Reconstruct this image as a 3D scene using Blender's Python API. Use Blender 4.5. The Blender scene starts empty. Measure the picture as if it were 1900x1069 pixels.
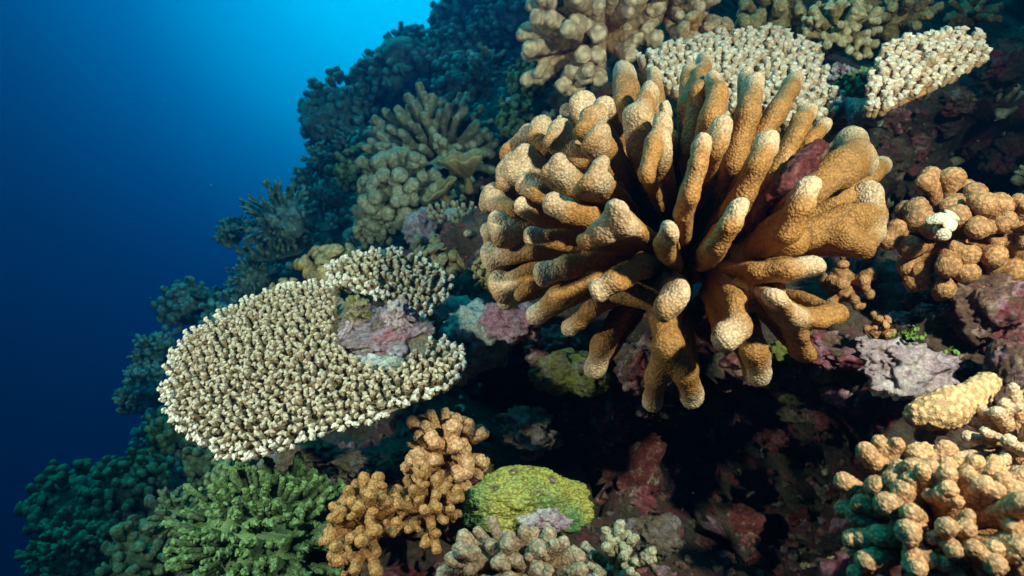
import bpy, math, random
import numpy as np
from mathutils import Matrix, Vector

# ------------------------------------------------------------------ camera
SC = bpy.context.scene
COL = SC.collection
W0, H0, FPX = 1900.0, 1069.0, 1267.0
PITCH = math.radians(15)
R_ = np.array([1.0, 0, 0]); F_ = np.array([0, math.cos(PITCH), -math.sin(PITCH)]); U_ = np.array([0, math.sin(PITCH), math.cos(PITCH)])
cam_d = bpy.data.cameras.new('camera')
cam_d.sensor_width = 36.0
cam_d.lens = 36.0 * FPX / W0
cam_d.clip_start = 0.02
cam_d.clip_end = 200
cam_d.dof.use_dof = True
cam_d.dof.focus_distance = 0.95
cam_d.dof.aperture_fstop = 7.0
cam = bpy.data.objects.new('camera', cam_d)
cam.rotation_euler = (math.pi / 2 - PITCH, 0, 0)
COL.objects.link(cam)
SC.camera = cam


def at(px, py, d):
    return (R_ * ((px - W0 / 2) / FPX) - U_ * ((py - H0 / 2) / FPX) + F_) * d


# ------------------------------------------------------------------ water light
world = bpy.data.worlds.new('World')
SC.world = world
world.use_nodes = True
wn, wl = world.node_tree.nodes, world.node_tree.links
bg = wn['Background']
GLOW = at(740, -190, 1.0); GLOW = GLOW / np.linalg.norm(GLOW)
tc = wn.new('ShaderNodeTexCoord')
dot = wn.new('ShaderNodeVectorMath'); dot.operation = 'DOT_PRODUCT'
dot.inputs[1].default_value = tuple(GLOW)
wl.new(tc.outputs['Generated'], dot.inputs[0])
ramp = wn.new('ShaderNodeValToRGB')
sep = wn.new('ShaderNodeSeparateXYZ')
wl.new(tc.outputs['Generated'], sep.inputs[0])
over = wn.new('ShaderNodeMapRange')                        # the bright water overhead
over.interpolation_type = 'SMOOTHSTEP'
for k_, v_ in enumerate((0.05, 0.70, 0.0, 0.925)):
    over.inputs[k_ + 1].default_value = v_
wl.new(sep.outputs['Z'], over.inputs[0])
mxw = wn.new('ShaderNodeMath'); mxw.operation = 'SMOOTH_MAX'; mxw.inputs[2].default_value = 0.05
wl.new(dot.outputs['Value'], mxw.inputs[0]); wl.new(over.outputs[0], mxw.inputs[1])
wl.new(mxw.outputs[0], ramp.inputs['Fac'])
ramp.color_ramp.interpolation = 'B_SPLINE'
cr = ramp.color_ramp.elements
stops = [(0.0, (0.0002, 0.0012, 0.009)), (0.60, (0.0003, 0.003, 0.022)), (0.72, (0.0004, 0.0052, 0.036)), (0.82, (0.0006, 0.027, 0.105)),
         (0.88, (0.001, 0.080, 0.23)), (0.935, (0.002, 0.35, 0.74)), (0.975, (0.004, 1.30, 2.0)), (1.0, (0.02, 2.4, 3.1))]
while len(cr) < len(stops):
    cr.new(0.5)
for e, (p, c) in zip(cr, stops):
    e.position = p
    e.color = (*[v_ / 3.5 for v_ in c], 1)
wl.new(ramp.outputs['Color'], bg.inputs['Color'])
bg.inputs['Strength'].default_value = 3.5

sun_d = bpy.data.lights.new('sun', 'SUN')
sun_d.energy = 3.3
sun_d.angle = math.radians(40)
sun_d.color = (0.02, 0.70, 0.66)
sun = bpy.data.objects.new('sun', sun_d)
sun_dir = Vector((-0.50, 0.38, 0.85)).normalized()
sun.rotation_euler = sun_dir.to_track_quat('Z', 'Y').to_euler()
COL.objects.link(sun)


def strobe(name, loc, aim, watt, cone, blend, col):          # the photographer's two flash heads
    l = bpy.data.lights.new(name, 'SPOT')
    l.energy = watt; l.spot_size = math.radians(cone); l.spot_blend = blend; l.color = col
    l.shadow_soft_size = 0.035
    o = bpy.data.objects.new(name, l)
    o.location = loc
    o.rotation_euler = (Vector(aim) - Vector(loc)).to_track_quat('-Z', 'Y').to_euler()
    COL.objects.link(o)


strobe('strobe_lamp', (-0.90, 0.26, 0.16), at(480, 630, 1.1), 115, 80, 1.0, (1.0, 0.86, 0.70))
strobe('strobe_lamp', (0.74, 0.05, 0.50), at(1480, 370, 1.0), 210, 84, 0.9, (1.0, 0.82, 0.64))

SC.view_settings.view_transform = 'Standard'
SC.view_settings.look = 'None'
SC.view_settings.exposure = 0.0
SC.view_settings.gamma = 1.0
SC.cycles.use_denoising = True
SC.cycles.max_bounces = 5
SC.cycles.diffuse_bounces = 2
SC.cycles.volume_bounces = 0
SC.cycles.sample_clamp_indirect = 4.0

# ------------------------------------------------------------------ noise and surface helpers
def _h(ix, iy, iz, k):
    v = (ix.astype(np.uint32) * np.uint32(374761393) + iy.astype(np.uint32) * np.uint32(668265263)
         + iz.astype(np.uint32) * np.uint32(2147483647) + np.uint32((k * 1274126177) & 0xffffffff))
    v = (v ^ (v >> np.uint32(13))) * np.uint32(1274126177)
    v = (v ^ (v >> np.uint32(16))) * np.uint32(2246822519)
    v = v ^ (v >> np.uint32(15))
    return (v & np.uint32(0xffffff)).astype(np.float32) / np.float32(0xffffff)


def vnoise(p, k=0):
    i = np.floor(p).astype(np.int64); f = (p - i).astype(np.float32)
    f = f * f * (3 - 2 * f); r = 0
    for a in (0, 1):
        wa = f[:, 0] if a else 1 - f[:, 0]
        for b in (0, 1):
            wb = f[:, 1] if b else 1 - f[:, 1]
            for c in (0, 1):
                wc = f[:, 2] if c else 1 - f[:, 2]
                r = r + wa * wb * wc * _h(i[:, 0] + a, i[:, 1] + b, i[:, 2] + c, k)
    return r * 2 - 1


def fbm(p, oct=4, k=0, gain=0.5):
    r = 0; a = 1.0
    for o in range(oct):
        r = r + a * vnoise(p * (2.03 ** o) + 17.3 * o, k + o); a *= gain
    return r


def worley(p, k=0, jit=0.9):
    i = np.floor(p).astype(np.int64); best = np.full(len(p), 9.0, np.float32)
    for a in (-1, 0, 1):
        for b in (-1, 0, 1):
            for c in (-1, 0, 1):
                X, Y, Z = i[:, 0] + a, i[:, 1] + b, i[:, 2] + c
                dx = X + 0.5 + jit * (_h(X, Y, Z, k) - 0.5) - p[:, 0]
                dy = Y + 0.5 + jit * (_h(X, Y, Z, k + 7) - 0.5) - p[:, 1]
                dz = Z + 0.5 + jit * (_h(X, Y, Z, k + 13) - 0.5) - p[:, 2]
                best = np.minimum(best, dx * dx + dy * dy + dz * dz)
    return np.sqrt(best)


def smin(a, b, k):
    h = np.clip(0.5 + 0.5 * (b - a) / k, 0, 1)
    return b + (a - b) * h - k * h * (1 - h)


def nets(G, lo, vox):
    """naive surface nets on a grid of distances"""
    ins = G < 0
    nx, ny, nz = G.shape
    c = np.zeros((nx - 1, ny - 1, nz - 1), np.int8)
    for a in (0, 1):
        for b in (0, 1):
            for d in (0, 1):
                c += ins[a:nx - 1 + a, b:ny - 1 + b, d:nz - 1 + d]
    act = (c > 0) & (c < 8)
    ids = np.full(act.shape, -1, np.int64)
    I, J, K = np.nonzero(act)
    ids[I, J, K] = np.arange(len(I))
    acc = np.zeros((len(I), 3)); cnt = np.zeros(len(I))
    cor = [(a, b, d) for a in (0, 1) for b in (0, 1) for d in (0, 1)]
    for m, p in enumerate(cor):
        for q in cor[m + 1:]:
            if sum(abs(x - y) for x, y in zip(p, q)) != 1:
                continue
            g0 = G[I + p[0], J + p[1], K + p[2]]; g1 = G[I + q[0], J + q[1], K + q[2]]
            x = (g0 < 0) != (g1 < 0)
            t = np.where(x, g0 / np.where(g0 == g1, 1, g0 - g1), 0)
            pos = np.array(p) + t[:, None] * (np.array(q) - np.array(p))
            acc += np.where(x[:, None], pos, 0); cnt += x
    V = (np.stack([I, J, K], 1) + acc / cnt[:, None]) * vox + lo
    Fs = []
    for ax in range(3):
        s0 = [slice(None)] * 3; s1 = [slice(None)] * 3
        s0[ax] = slice(0, -1); s1[ax] = slice(1, None)
        A, B = ins[tuple(s0)], ins[tuple(s1)]
        for flip, m in ((0, A & ~B), (1, ~A & B)):
            e = np.stack(np.nonzero(m), 1)
            o1, o2 = (ax + 1) % 3, (ax + 2) % 3
            e = e[(e[:, o1] > 0) & (e[:, o2] > 0) & (e[:, o1] < G.shape[o1] - 1) & (e[:, o2] < G.shape[o2] - 1)]
            def cell(d1, d2):
                x = e.copy(); x[:, o1] -= d1; x[:, o2] -= d2
                return ids[x[:, 0], x[:, 1], x[:, 2]]
            q = np.stack([cell(1, 1), cell(0, 1), cell(0, 0), cell(1, 0)], 1)
            Fs.append(q[:, ::-1] if flip else q)
    Fq = np.concatenate(Fs)
    return V, Fq[(Fq >= 0).all(1)]


def normals(V, Q):
    n = np.cross(V[Q[:, 2]] - V[Q[:, 0]], V[Q[:, 3]] - V[Q[:, 1]])
    N = np.zeros_like(V)
    for k in range(4):
        for c in range(3):
            N[:, c] += np.bincount(Q[:, k], n[:, c], len(V))
    return N / (np.linalg.norm(N, axis=1)[:, None] + 1e-12)


def sdf_mesh(chains, vox, k, relax=1):
    """chains: list of lists of (point, radius)"""
    pts = np.array([p for c in chains for p, r in c]); rad = np.array([r for c in chains for p, r in c])
    lo = (pts - rad[:, None]).min(0) - 3 * vox; hi = (pts + rad[:, None]).max(0) + 3 * vox
    n = np.ceil((hi - lo) / vox).astype(int) + 1
    g = np.full(n, 1e3, np.float32); first = True
    ax = [(lo[a] + vox * np.arange(n[a])).astype(np.float32) for a in range(3)]
    for c in chains:
        s = c if len(c) > 1 else c * 2
        gc = g if first else np.full(n, 1e3, np.float32)
        for (a, ra), (b, rb) in zip(s[:-1], s[1:]):
            a = np.asarray(a, np.float32); b = np.asarray(b, np.float32); m = max(ra, rb) + k + 3 * vox
            i0 = np.maximum(((np.minimum(a, b) - m - lo) / vox).astype(int), 0); i1 = ((np.maximum(a, b) + m - lo) / vox).astype(int) + 2
            sl = tuple(slice(i0[q], i1[q]) for q in range(3))
            X, Y, Z = ax[0][sl[0]][:, None, None] - a[0], ax[1][sl[1]][None, :, None] - a[1], ax[2][sl[2]][None, None, :] - a[2]
            ab = b - a
            t = np.clip((X * ab[0] + Y * ab[1] + Z * ab[2]) / (float(ab @ ab) + 1e-12), 0, 1)
            d = np.sqrt((X - t * ab[0]) ** 2 + (Y - t * ab[1]) ** 2 + (Z - t * ab[2]) ** 2) - (ra + (rb - ra) * t)
            gc[sl] = smin(gc[sl], d, k * .15)
        if not first:
            w = gc < 2 * k + 6 * vox
            g[w] = smin(g[w], gc[w], k)
        first = False
    return nets(g, lo, vox)


def make_mesh(name, V, Q, mat, attrs=None, smooth=True):
    me = bpy.data.meshes.new(name)
    V = np.asarray(V, np.float32); Q = np.asarray(Q)
    me.vertices.add(len(V)); me.vertices.foreach_set('co', V.ravel())
    m = Q.shape[1]
    me.loops.add(Q.size); me.loops.foreach_set('vertex_index', Q.ravel().astype(np.int32))
    me.polygons.add(len(Q)); me.polygons.foreach_set('loop_start', (np.arange(len(Q)) * m).astype(np.int32))
    me.polygons.foreach_set('loop_total', np.full(len(Q), m, np.int32))
    me.polygons.foreach_set('use_smooth', np.full(len(Q), smooth, bool))
    for a, v in (attrs or {}).items():
        at_ = me.attributes.new(a, 'FLOAT', 'POINT'); at_.data.foreach_set('value', np.asarray(v, np.float32))
    me.update(); me.validate()
    if mat:
        me.materials.append(mat)
    return me


def ob(name, me, parent=None, M=None):
    o = bpy.data.objects.new(name, me)
    COL.objects.link(o)
    if parent:
        o.parent = parent
    if M is not None:
        o.matrix_local = M
    return o


def tag(o, label, cat, group=None):
    o['label'] = label; o['category'] = cat
    if group:
        o['group'] = group
    return o


def thing(name, loc, label, cat, group=None):
    o = bpy.data.objects.new(name, None)
    o.empty_display_size = 0.02
    COL.objects.link(o); o.location = loc
    return tag(o, label, cat, group)


def stuff(o):
    o['kind'] = 'stuff'; return o


def frame(d, roll=0.0):
    d = np.asarray(d, float); d = d / np.linalg.norm(d)
    return Vector(d).to_track_quat('Z', 'Y').to_matrix() @ Matrix.Rotation(roll, 3, 'Z')


def trs(loc, rot3, sc):
    M = rot3.to_4x4(); M = M @ Matrix.Diagonal((sc[0], sc[1], sc[2], 1)); M.translation = Vector(loc); return M


# ------------------------------------------------------------------ materials
def ntree(name):
    m = bpy.data.materials.new(name); m.use_nodes = True
    n, l = m.node_tree.nodes, m.node_tree.links
    return m, n, l, n['Principled BSDF']


def coral_mat(name, base, tip, tpow=2.0, valley=0.55, rough=0.62, fine=260.0, spots=0.25, second=None, obvar=0.10, polyp=0.8, depth=0.5):
    m, n, l, b = ntree(name)
    at1 = n.new('ShaderNodeAttribute'); at1.attribute_name = 'tip'
    at2 = n.new('ShaderNodeAttribute'); at2.attribute_name = 'nod'
    geo = n.new('ShaderNodeNewGeometry')
    oi = n.new('ShaderNodeObjectInfo')
    pw = n.new('ShaderNodeMath'); pw.operation = 'POWER'; pw.inputs[1].default_value = tpow
    l.new(at1.outputs['Fac'], pw.inputs[0])
    no = n.new('ShaderNodeTexNoise'); no.inputs['Scale'].default_value = 22; no.inputs['Detail'].default_value = 4
    l.new(geo.outputs['Position'], no.inputs['Vector'])
    ad = n.new('ShaderNodeMath'); ad.operation = 'MULTIPLY_ADD'; ad.inputs[1].default_value = spots * 2; ad.inputs[2].default_value = -spots
    l.new(no.outputs['Fac'], ad.inputs[0])
    sm = n.new('ShaderNodeMath'); sm.operation = 'ADD'; sm.use_clamp = True
    l.new(pw.outputs[0], sm.inputs[0]); l.new(ad.outputs[0], sm.inputs[1])
    mx = n.new('ShaderNodeMix'); mx.data_type = 'RGBA'
    mx.inputs['A'].default_value = (*base, 1); mx.inputs['B'].default_value = (*tip, 1)
    l.new(sm.outputs[0], mx.inputs['Factor'])
    if second:
        n2 = n.new('ShaderNodeTexNoise'); n2.inputs['Scale'].default_value = 9; n2.inputs['Detail'].default_value = 3
        l.new(geo.outputs['Position'], n2.inputs['Vector'])
        rp = n.new('ShaderNodeMapRange'); rp.inputs[1].default_value = 0.45; rp.inputs[2].default_value = 0.62
        l.new(n2.outputs['Fac'], rp.inputs[0])
        m2 = n.new('ShaderNodeMix'); m2.data_type = 'RGBA'
        l.new(rp.outputs[0], m2.inputs['Factor']); l.new(mx.outputs['Result'], m2.inputs['A']); m2.inputs['B'].default_value = (*second, 1)
        mx = m2
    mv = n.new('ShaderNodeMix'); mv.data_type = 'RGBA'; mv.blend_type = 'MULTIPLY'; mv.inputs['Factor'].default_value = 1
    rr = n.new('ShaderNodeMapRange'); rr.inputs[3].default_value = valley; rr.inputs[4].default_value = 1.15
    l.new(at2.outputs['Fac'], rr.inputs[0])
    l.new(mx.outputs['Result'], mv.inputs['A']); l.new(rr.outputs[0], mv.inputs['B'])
    hs = n.new('ShaderNodeHueSaturation')
    v = n.new('ShaderNodeMapRange'); v.inputs[3].default_value = 1 - obvar; v.inputs[4].default_value = 1 + obvar
    l.new(oi.outputs['Random'], v.inputs[0]); l.new(v.outputs[0], hs.inputs['Value'])
    l.new(mv.outputs['Result'], hs.inputs['Color'])
    b.inputs['Roughness'].default_value = rough
    b.inputs['Specular IOR Level'].default_value = 0.18
    vo = n.new('ShaderNodeTexVoronoi'); vo.inputs['Scale'].default_value = fine
    l.new(geo.outputs['Position'], vo.inputs['Vector'])
    bp = n.new('ShaderNodeBump'); bp.inputs['Strength'].default_value = 0.7; bp.inputs['Distance'].default_value = depth / fine; bp.invert = True
    pr_ = n.new('ShaderNodeMapRange'); pr_.inputs[1].default_value = 0.1; pr_.inputs[2].default_value = 0.75; pr_.inputs[3].default_value = 1.12; pr_.inputs[4].default_value = polyp
    l.new(vo.outputs['Distance'], pr_.inputs[0])
    mp_ = n.new('ShaderNodeMix'); mp_.data_type = 'RGBA'; mp_.blend_type = 'MULTIPLY'; mp_.inputs['Factor'].default_value = 1
    l.new(hs.outputs['Color'], mp_.inputs['A']); l.new(pr_.outputs[0], mp_.inputs['B']); l.new(mp_.outputs['Result'], b.inputs['Base Color'])
    l.new(vo.outputs['Distance'], bp.inputs['Height']); l.new(bp.outputs['Normal'], b.inputs['Normal'])
    return m


def rock_mat(name, cols, scale=7.0, fine=60.0, bump=0.012, spec=0.2):
    """crusts of different colours in patches of their own shape"""
    m, n, l, b = ntree(name)
    geo = n.new('ShaderNodeNewGeometry')
    wob = n.new('ShaderNodeTexNoise'); wob.inputs['Scale'].default_value = scale * 4; wob.inputs['Detail'].default_value = 5
    l.new(geo.outputs['Position'], wob.inputs['Vector'])
    ma = n.new('ShaderNodeVectorMath'); ma.operation = 'MULTIPLY_ADD'
    ma.inputs[1].default_value = (0.5 / scale,) * 3
    l.new(wob.outputs['Color'], ma.inputs[0]); l.new(geo.outputs['Position'], ma.inputs[2])
    cur = None
    for k, (c, thr, sc) in enumerate(cols):
        if cur is None:
            rgb = n.new('ShaderNodeRGB'); rgb.outputs[0].default_value = (*c, 1); cur = rgb.outputs[0]; continue
        mp = n.new('ShaderNodeVectorMath'); mp.operation = 'ADD'; mp.inputs[1].default_value = (k * 3.7, k * 1.9, k * 5.1)
        l.new(ma.outputs[0], mp.inputs[0])
        no = n.new('ShaderNodeTexNoise'); no.inputs['Scale'].default_value = scale * sc; no.inputs['Detail'].default_value = 6; no.inputs['Roughness'].default_value = 0.6
        l.new(mp.outputs[0], no.inputs['Vector'])
        r = n.new('ShaderNodeMapRange'); r.inputs[1].default_value = thr; r.inputs[2].default_value = thr + 0.09
        l.new(no.outputs['Fac'], r.inputs[0])
        x = n.new('ShaderNodeMix'); x.data_type = 'RGBA'; x.inputs['B'].default_value = (*c, 1)
        l.new(r.outputs[0], x.inputs['Factor']); l.new(cur, x.inputs['A']); cur = x.outputs['Result']
    f = n.new('ShaderNodeTexNoise'); f.inputs['Scale'].default_value = fine * 2.2; f.inputs['Detail'].default_value = 8; f.inputs['Roughness'].default_value = 0.85
    l.new(geo.outputs['Position'], f.inputs['Vector'])
    fr = n.new('ShaderNodeMapRange'); fr.inputs[1].default_value = 0.34; fr.inputs[2].default_value = 0.66; fr.inputs[3].default_value = 0.08; fr.inputs[4].default_value = 1.5
    l.new(f.outputs['Fac'], fr.inputs[0])
    mv = n.new('ShaderNodeMix'); mv.data_type = 'RGBA'; mv.blend_type = 'MULTIPLY'; mv.inputs['Factor'].default_value = 1
    l.new(cur, mv.inputs['A']); l.new(fr.outputs[0], mv.inputs['B'])
    l.new(mv.outputs['Result'], b.inputs['Base Color'])
    b.inputs['Roughness'].default_value = 0.7; b.inputs['Specular IOR Level'].default_value = spec
    bp = n.new('ShaderNodeBump'); bp.inputs['Strength'].default_value = 0.9; bp.inputs['Distance'].default_value = bump
    l.new(f.outputs['Fac'], bp.inputs['Height'])
    l.new(bp.outputs['Normal'], b.inputs['Normal'])
    return m


M = {}
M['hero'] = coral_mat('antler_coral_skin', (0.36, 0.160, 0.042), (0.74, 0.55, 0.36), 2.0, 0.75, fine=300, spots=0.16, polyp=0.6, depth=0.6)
M['table'] = coral_mat('table_coral_skin', (0.27, 0.18, 0.09), (0.60, 0.49, 0.34), 4.0, 0.55, fine=500, spots=0.08)
M['tablerim'] = coral_mat('table_rim_skin', (0.36, 0.26, 0.15), (0.80, 0.70, 0.56), 2.4, 0.6, fine=500)
M['plate'] = coral_mat('table_plate_skin', (0.17, 0.12, 0.07), (0.17, 0.12, 0.07), 1, 0.5, fine=200)
M['green'] = coral_mat('green_coral_skin', (0.045, 0.075, 0.022), (0.18, 0.31, 0.105), 2.2, 0.45, fine=420, spots=0.1)
M['brown'] = coral_mat('brown_coral_skin', (0.27, 0.105, 0.022), (0.50, 0.25, 0.085), 2.0, 0.50, fine=380)
M['tan'] = coral_mat('tan_coral_skin', (0.43, 0.18, 0.066), (0.63, 0.35, 0.17), 2.0, 0.5, fine=380)
M['pinktan'] = coral_mat('pinkish_coral_skin', (0.50, 0.25, 0.11), (0.80, 0.53, 0.33), 1.6, 0.5, fine=380)
M['white'] = coral_mat('white_coral_skin', (0.46, 0.26, 0.13), (0.84, 0.68, 0.52), 2.6, 0.6, fine=420)
M['rust'] = coral_mat('rust_coral_skin', (0.30, 0.115, 0.035), (0.50, 0.24, 0.10), 1.5, 0.5, fine=420)
M['pale'] = coral_mat('pale_coral_skin', (0.50, 0.36, 0.20), (0.66, 0.55, 0.40), 1.5, 0.7, fine=380)
M['cream'] = coral_mat('cream_coral_skin', (0.36, 0.22, 0.08), (0.70, 0.53, 0.29), 2.2, 0.5, fine=380)
M['peach'] = coral_mat('peach_coral_skin', (0.62, 0.36, 0.17), (0.62, 0.36, 0.17), 1, 0.5, fine=420)
M['mid'] = coral_mat('olive_coral_skin', (0.20, 0.16, 0.075), (0.50, 0.42, 0.26), 1.6, 0.5, fine=160)
M['midgreen'] = coral_mat('moss_coral_skin', (0.10, 0.15, 0.055), (0.30, 0.36, 0.16), 1.6, 0.5, fine=160)
M['midbrown'] = coral_mat('umber_coral_skin', (0.22, 0.14, 0.05), (0.42, 0.30, 0.13), 1.6, 0.5, fine=160)
M['grey'] = coral_mat('grey_coral_skin', (0.26, 0.12, 0.045), (0.52, 0.36, 0.22), 1.6, 0.5, fine=380)
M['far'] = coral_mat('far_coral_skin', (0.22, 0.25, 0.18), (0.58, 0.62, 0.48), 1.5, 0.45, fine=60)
M['yellow'] = coral_mat('yellow_crust_skin', (0.46, 0.40, 0.08), (0.46, 0.40, 0.08), 1, 0.35, fine=420, second=(0.14, 0.25, 0.08))
M['reef'] = rock_mat('reef_rock', [((0.085, 0.058, 0.042), 0, 1), ((0.15, 0.085, 0.055), 0.48, 1.6), ((0.24, 0.045, 0.055), 0.54, 2.2), ((0.30, 0.14, 0.20), 0.59, 1.9),
                                   ((0.08, 0.075, 0.025), 0.60, 2.7), ((0.24, 0.19, 0.14), 0.64, 3.3)])
M['pink'] = rock_mat('pink_crust_rock', [((0.54, 0.24, 0.29), 0, 1), ((0.34, 0.06, 0.095), 0.50, 2.0), ((0.64, 0.42, 0.47), 0.52, 1.5), ((0.16, 0.08, 0.05), 0.62, 3)])
M['lilac'] = rock_mat('lilac_crust_rock', [((0.60, 0.42, 0.44), 0, 1), ((0.70, 0.58, 0.54), 0.5, 1.7), ((0.32, 0.12, 0.18), 0.57, 2.5), ((0.20, 0.12, 0.09), 0.63, 3)], fine=40)
M['red'] = rock_mat('red_crust_rock', [((0.16, 0.03, 0.025), 0, 1), ((0.30, 0.10, 0.09), 0.5, 4), ((0.45, 0.32, 0.22), 0.60, 6)])
M['dead'] = rock_mat('dead_coral_rock', [((0.25, 0.17, 0.11), 0, 1), ((0.36, 0.27, 0.30), 0.52, 2.2), ((0.14, 0.12, 0.05), 0.55, 3), ((0.42, 0.16, 0.18), 0.62, 2.0)])
M['crimson'] = rock_mat('crimson_crust_rock', [((0.20, 0.10, 0.07), 0, 1), ((0.34, 0.07, 0.085), 0.47, 2.2), ((0.46, 0.31, 0.22), 0.53, 4.0), ((0.48, 0.25, 0.31), 0.56, 3.0), ((0.05, 0.03, 0.025), 0.60, 5)])
M['scar'] = rock_mat('scar_crust_rock', [((0.30, 0.20, 0.19), 0, 1), ((0.44, 0.31, 0.36), 0.48, 2.0), ((0.40, 0.15, 0.18), 0.56, 2.2), ((0.13, 0.10, 0.05), 0.56, 3.2), ((0.50, 0.46, 0.42), 0.62, 3.0)])
M['olive'] = rock_mat('olive_crust_rock', [((0.25, 0.24, 0.05), 0, 1), ((0.36, 0.28, 0.18), 0.5, 2.2), ((0.14, 0.10, 0.05), 0.55, 3)])
M['teal'] = rock_mat('pale_crust_rock', [((0.40, 0.42, 0.36), 0, 1), ((0.52, 0.46, 0.42), 0.52, 2.2), ((0.2, 0.22, 0.16), 0.56, 3)], bump=0.006)

# ------------------------------------------------------------------ reef slope
NV = 0.752 * R_ - 0.586 * U_ + 0.301 * F_; NV = NV / np.linalg.norm(NV)      # into the reef
HP = 0.75
E1 = F_ - (F_ @ NV) * NV; E1 /= np.linalg.norm(E1)
E2 = np.cross(E1, NV); E2 /= np.linalg.norm(E2)
ctrl = [(1900, 1069, .62), (1700, 1000, .68), (1500, 1069, 1.15), (1300, 1069, 1.1), (1100, 1069, .92), (900, 1069, .85), (700, 1069, .9), (500, 1069, 1.0), (330, 1069, 1.6), (180, 1069, 2.1),
        (1900, 900, .78), (1700, 880, .88), (1500, 900, 1.15), (1300, 900, 1.25), (1100, 900, 1.35), (950, 930, 1.0), (800, 930, 1.0), (650, 930, 1.05), (450, 930, 1.2), (300, 920, 1.9), (160, 960, 2.4),
        (1900, 760, .90), (1700, 740, .98), (1500, 760, 1.12), (1300, 790, 1.25), (1100, 790, 1.25), (960, 760, 1.4), (850, 800, 1.2), (700, 850, 1.25), (500, 850, 1.6), (300, 850, 2.6),
        (1850, 640, .98), (1650, 650, 1.02), (1450, 650, 1.12), (1250, 660, 1.17), (1100, 640, 1.2), (1000, 640, 1.2), (920, 620, 1.3), (880, 690, 1.6), (700, 700, 1.8), (500, 750, 2.2), (300, 720, 3.3),
        (1850, 480, 1.05), (1650, 480, 1.15), (1450, 480, 1.24), (1250, 480, 1.30), (1050, 480, 1.32), (900, 520, 1.4), (760, 500, 1.55), (600, 530, 1.8), (450, 570, 3.2), (330, 610, 3.8),
        (1850, 350, 1.3), (1650, 350, 1.45), (1450, 330, 1.35), (1250, 300, 1.4), (1050, 320, 1.55), (900, 430, 1.95), (800, 440, 2.15), (680, 440, 2.5), (560, 440, 3.4), (470, 460, 3.7),
        (1850, 200, 1.55), (1650, 200, 1.6), (1500, 220, 1.55), (1350, 180, 1.55), (1200, 180, 1.65), (1080, 200, 1.9), (960, 260, 2.3), (850, 310, 2.6), (720, 330, 2.9), (640, 330, 3.6), (600, 300, 4.5),
        (1850, 60, 1.75), (1650, 60, 1.75), (1450, 80, 1.75), (1300, 80, 1.8), (1150, 110, 1.85), (1030, 150, 2.1), (960, 170, 3.0), (880, 180, 3.4), (780, 220, 4.0), (670, 240, 4.4), (610, 240, 4.8),
        (1900, -100, 1.9), (1500, -100, 2.0), (1100, -80, 2.3), (1000, 40, 2.9), (940, 80, 4.6), (870, 120, 5.0), (780, 120, 5.8), (720, 140, 6.4), (910, 20, 5.6), (870, 20, 6.2)]
cp = np.array([at(*c) for c in ctrl])
cs, ct, ch = cp @ E1, cp @ E2, HP - cp @ NV
XY = np.stack([cs, ct], 1)
far_pts = np.array([[10, -3], [10, 0], [10, 3], [14, 0], [4, -3.5], [4, 4], [0.3, -2.5], [0.3, 2.5], [7, -4], [7, 4.0]], float)
XY = np.concatenate([XY, far_pts]); HV = np.concatenate([ch, np.full(len(far_pts), 0.55)])


def _phi(a, b):
    return np.sqrt(((a[:, None] - b[None]) ** 2).sum(-1) + 1e-4)


_A = _phi(XY, XY) - 0.004 * np.eye(len(XY))
_c0 = HV.mean()
_w = np.linalg.solve(_A, HV - _c0)
ns, nt = 680, 620
s_ = -0.35 + 0.45 * (np.exp(np.linspace(0, 3.35, ns)) - 1)
tau = np.linspace(-1, 1, nt)
S, T = np.meshgrid(s_, tau, indexing='ij')
T = T * (1.15 + 0.30 * (S + 0.35))
G2 = np.stack([S.ravel(), T.ravel()], 1)
hgt = np.concatenate([_phi(g, XY) @ _w for g in np.array_split(G2, 20)]) + _c0
TP = G2[:, :1] * E1 + G2[:, 1:] * E2 + (HP - hgt)[:, None] * NV
for cx, cy, rx, ry, amt in ((1330, 880, 280, 190, 0.58), (1770, 235, 170, 95, 0.9), (1640, 330, 80, 60, 0.4), (935, 735, 85, 75, 0.55)):       # hollow caves under the ledge
    qx = (TP @ R_) / np.maximum(TP @ F_, .05) * FPX + W0 / 2; qy = H0 / 2 - (TP @ U_) / np.maximum(TP @ F_, .05) * FPX
    fall = np.clip(1 - ((qx - cx) / rx) ** 2 - ((qy - cy) / ry) ** 2, 0, 1) * (TP @ F_ > .3) * (TP @ F_ < 2.2)
    fall = fall * np.clip(0.8 + 0.75 * fbm(TP * 6, 3, 77), 0.1, 1.5)
    TP = TP + (fall ** .6 * amt)[:, None] * (F_ * .85 + R_ * .35 - U_ * .1)
dist = np.linalg.norm(TP, axis=1)
near = np.clip(dist / 1.2, 0.55, 1.8)
big = fbm(TP * 2.2, 3, 5) * 0.045 * near - 0.05 * near - 0.10 * np.clip((dist - 2.2) / 2, 0, 1)
wp = TP + 0.03 * np.stack([fbm(TP * 9, 2, 51 + k) for k in range(3)], 1)
lump = (np.maximum(0, 0.62 - worley(wp * 7.0, 3)) * 0.085 + np.maximum(0, 0.6 - worley(wp * 15.0, 9)) * 0.05 + np.maximum(0, 0.6 - worley(wp * 38.0, 13)) * 0.022
        + np.maximum(0, 0.6 - worley(TP * 2.6, 21)) * 0.06 * (near - 0.5))
fine = fbm(TP * 30, 4, 31, 0.62) * 0.015 - np.maximum(0, 0.25 - np.abs(fbm(TP * 11, 3, 71))) * 0.07
TP = TP - NV * (big + lump + fine)[:, None]
idx = np.arange(ns * nt).reshape(ns, nt)
_px = (TP @ R_) / np.maximum(TP @ F_, .05) * FPX; _py = (TP @ U_) / np.maximum(TP @ F_, .05) * FPX
_seen = ((np.abs(_px) < 1700) & (np.abs(_py) < 1150) & (TP @ F_ > .15)).reshape(ns, nt)
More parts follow.
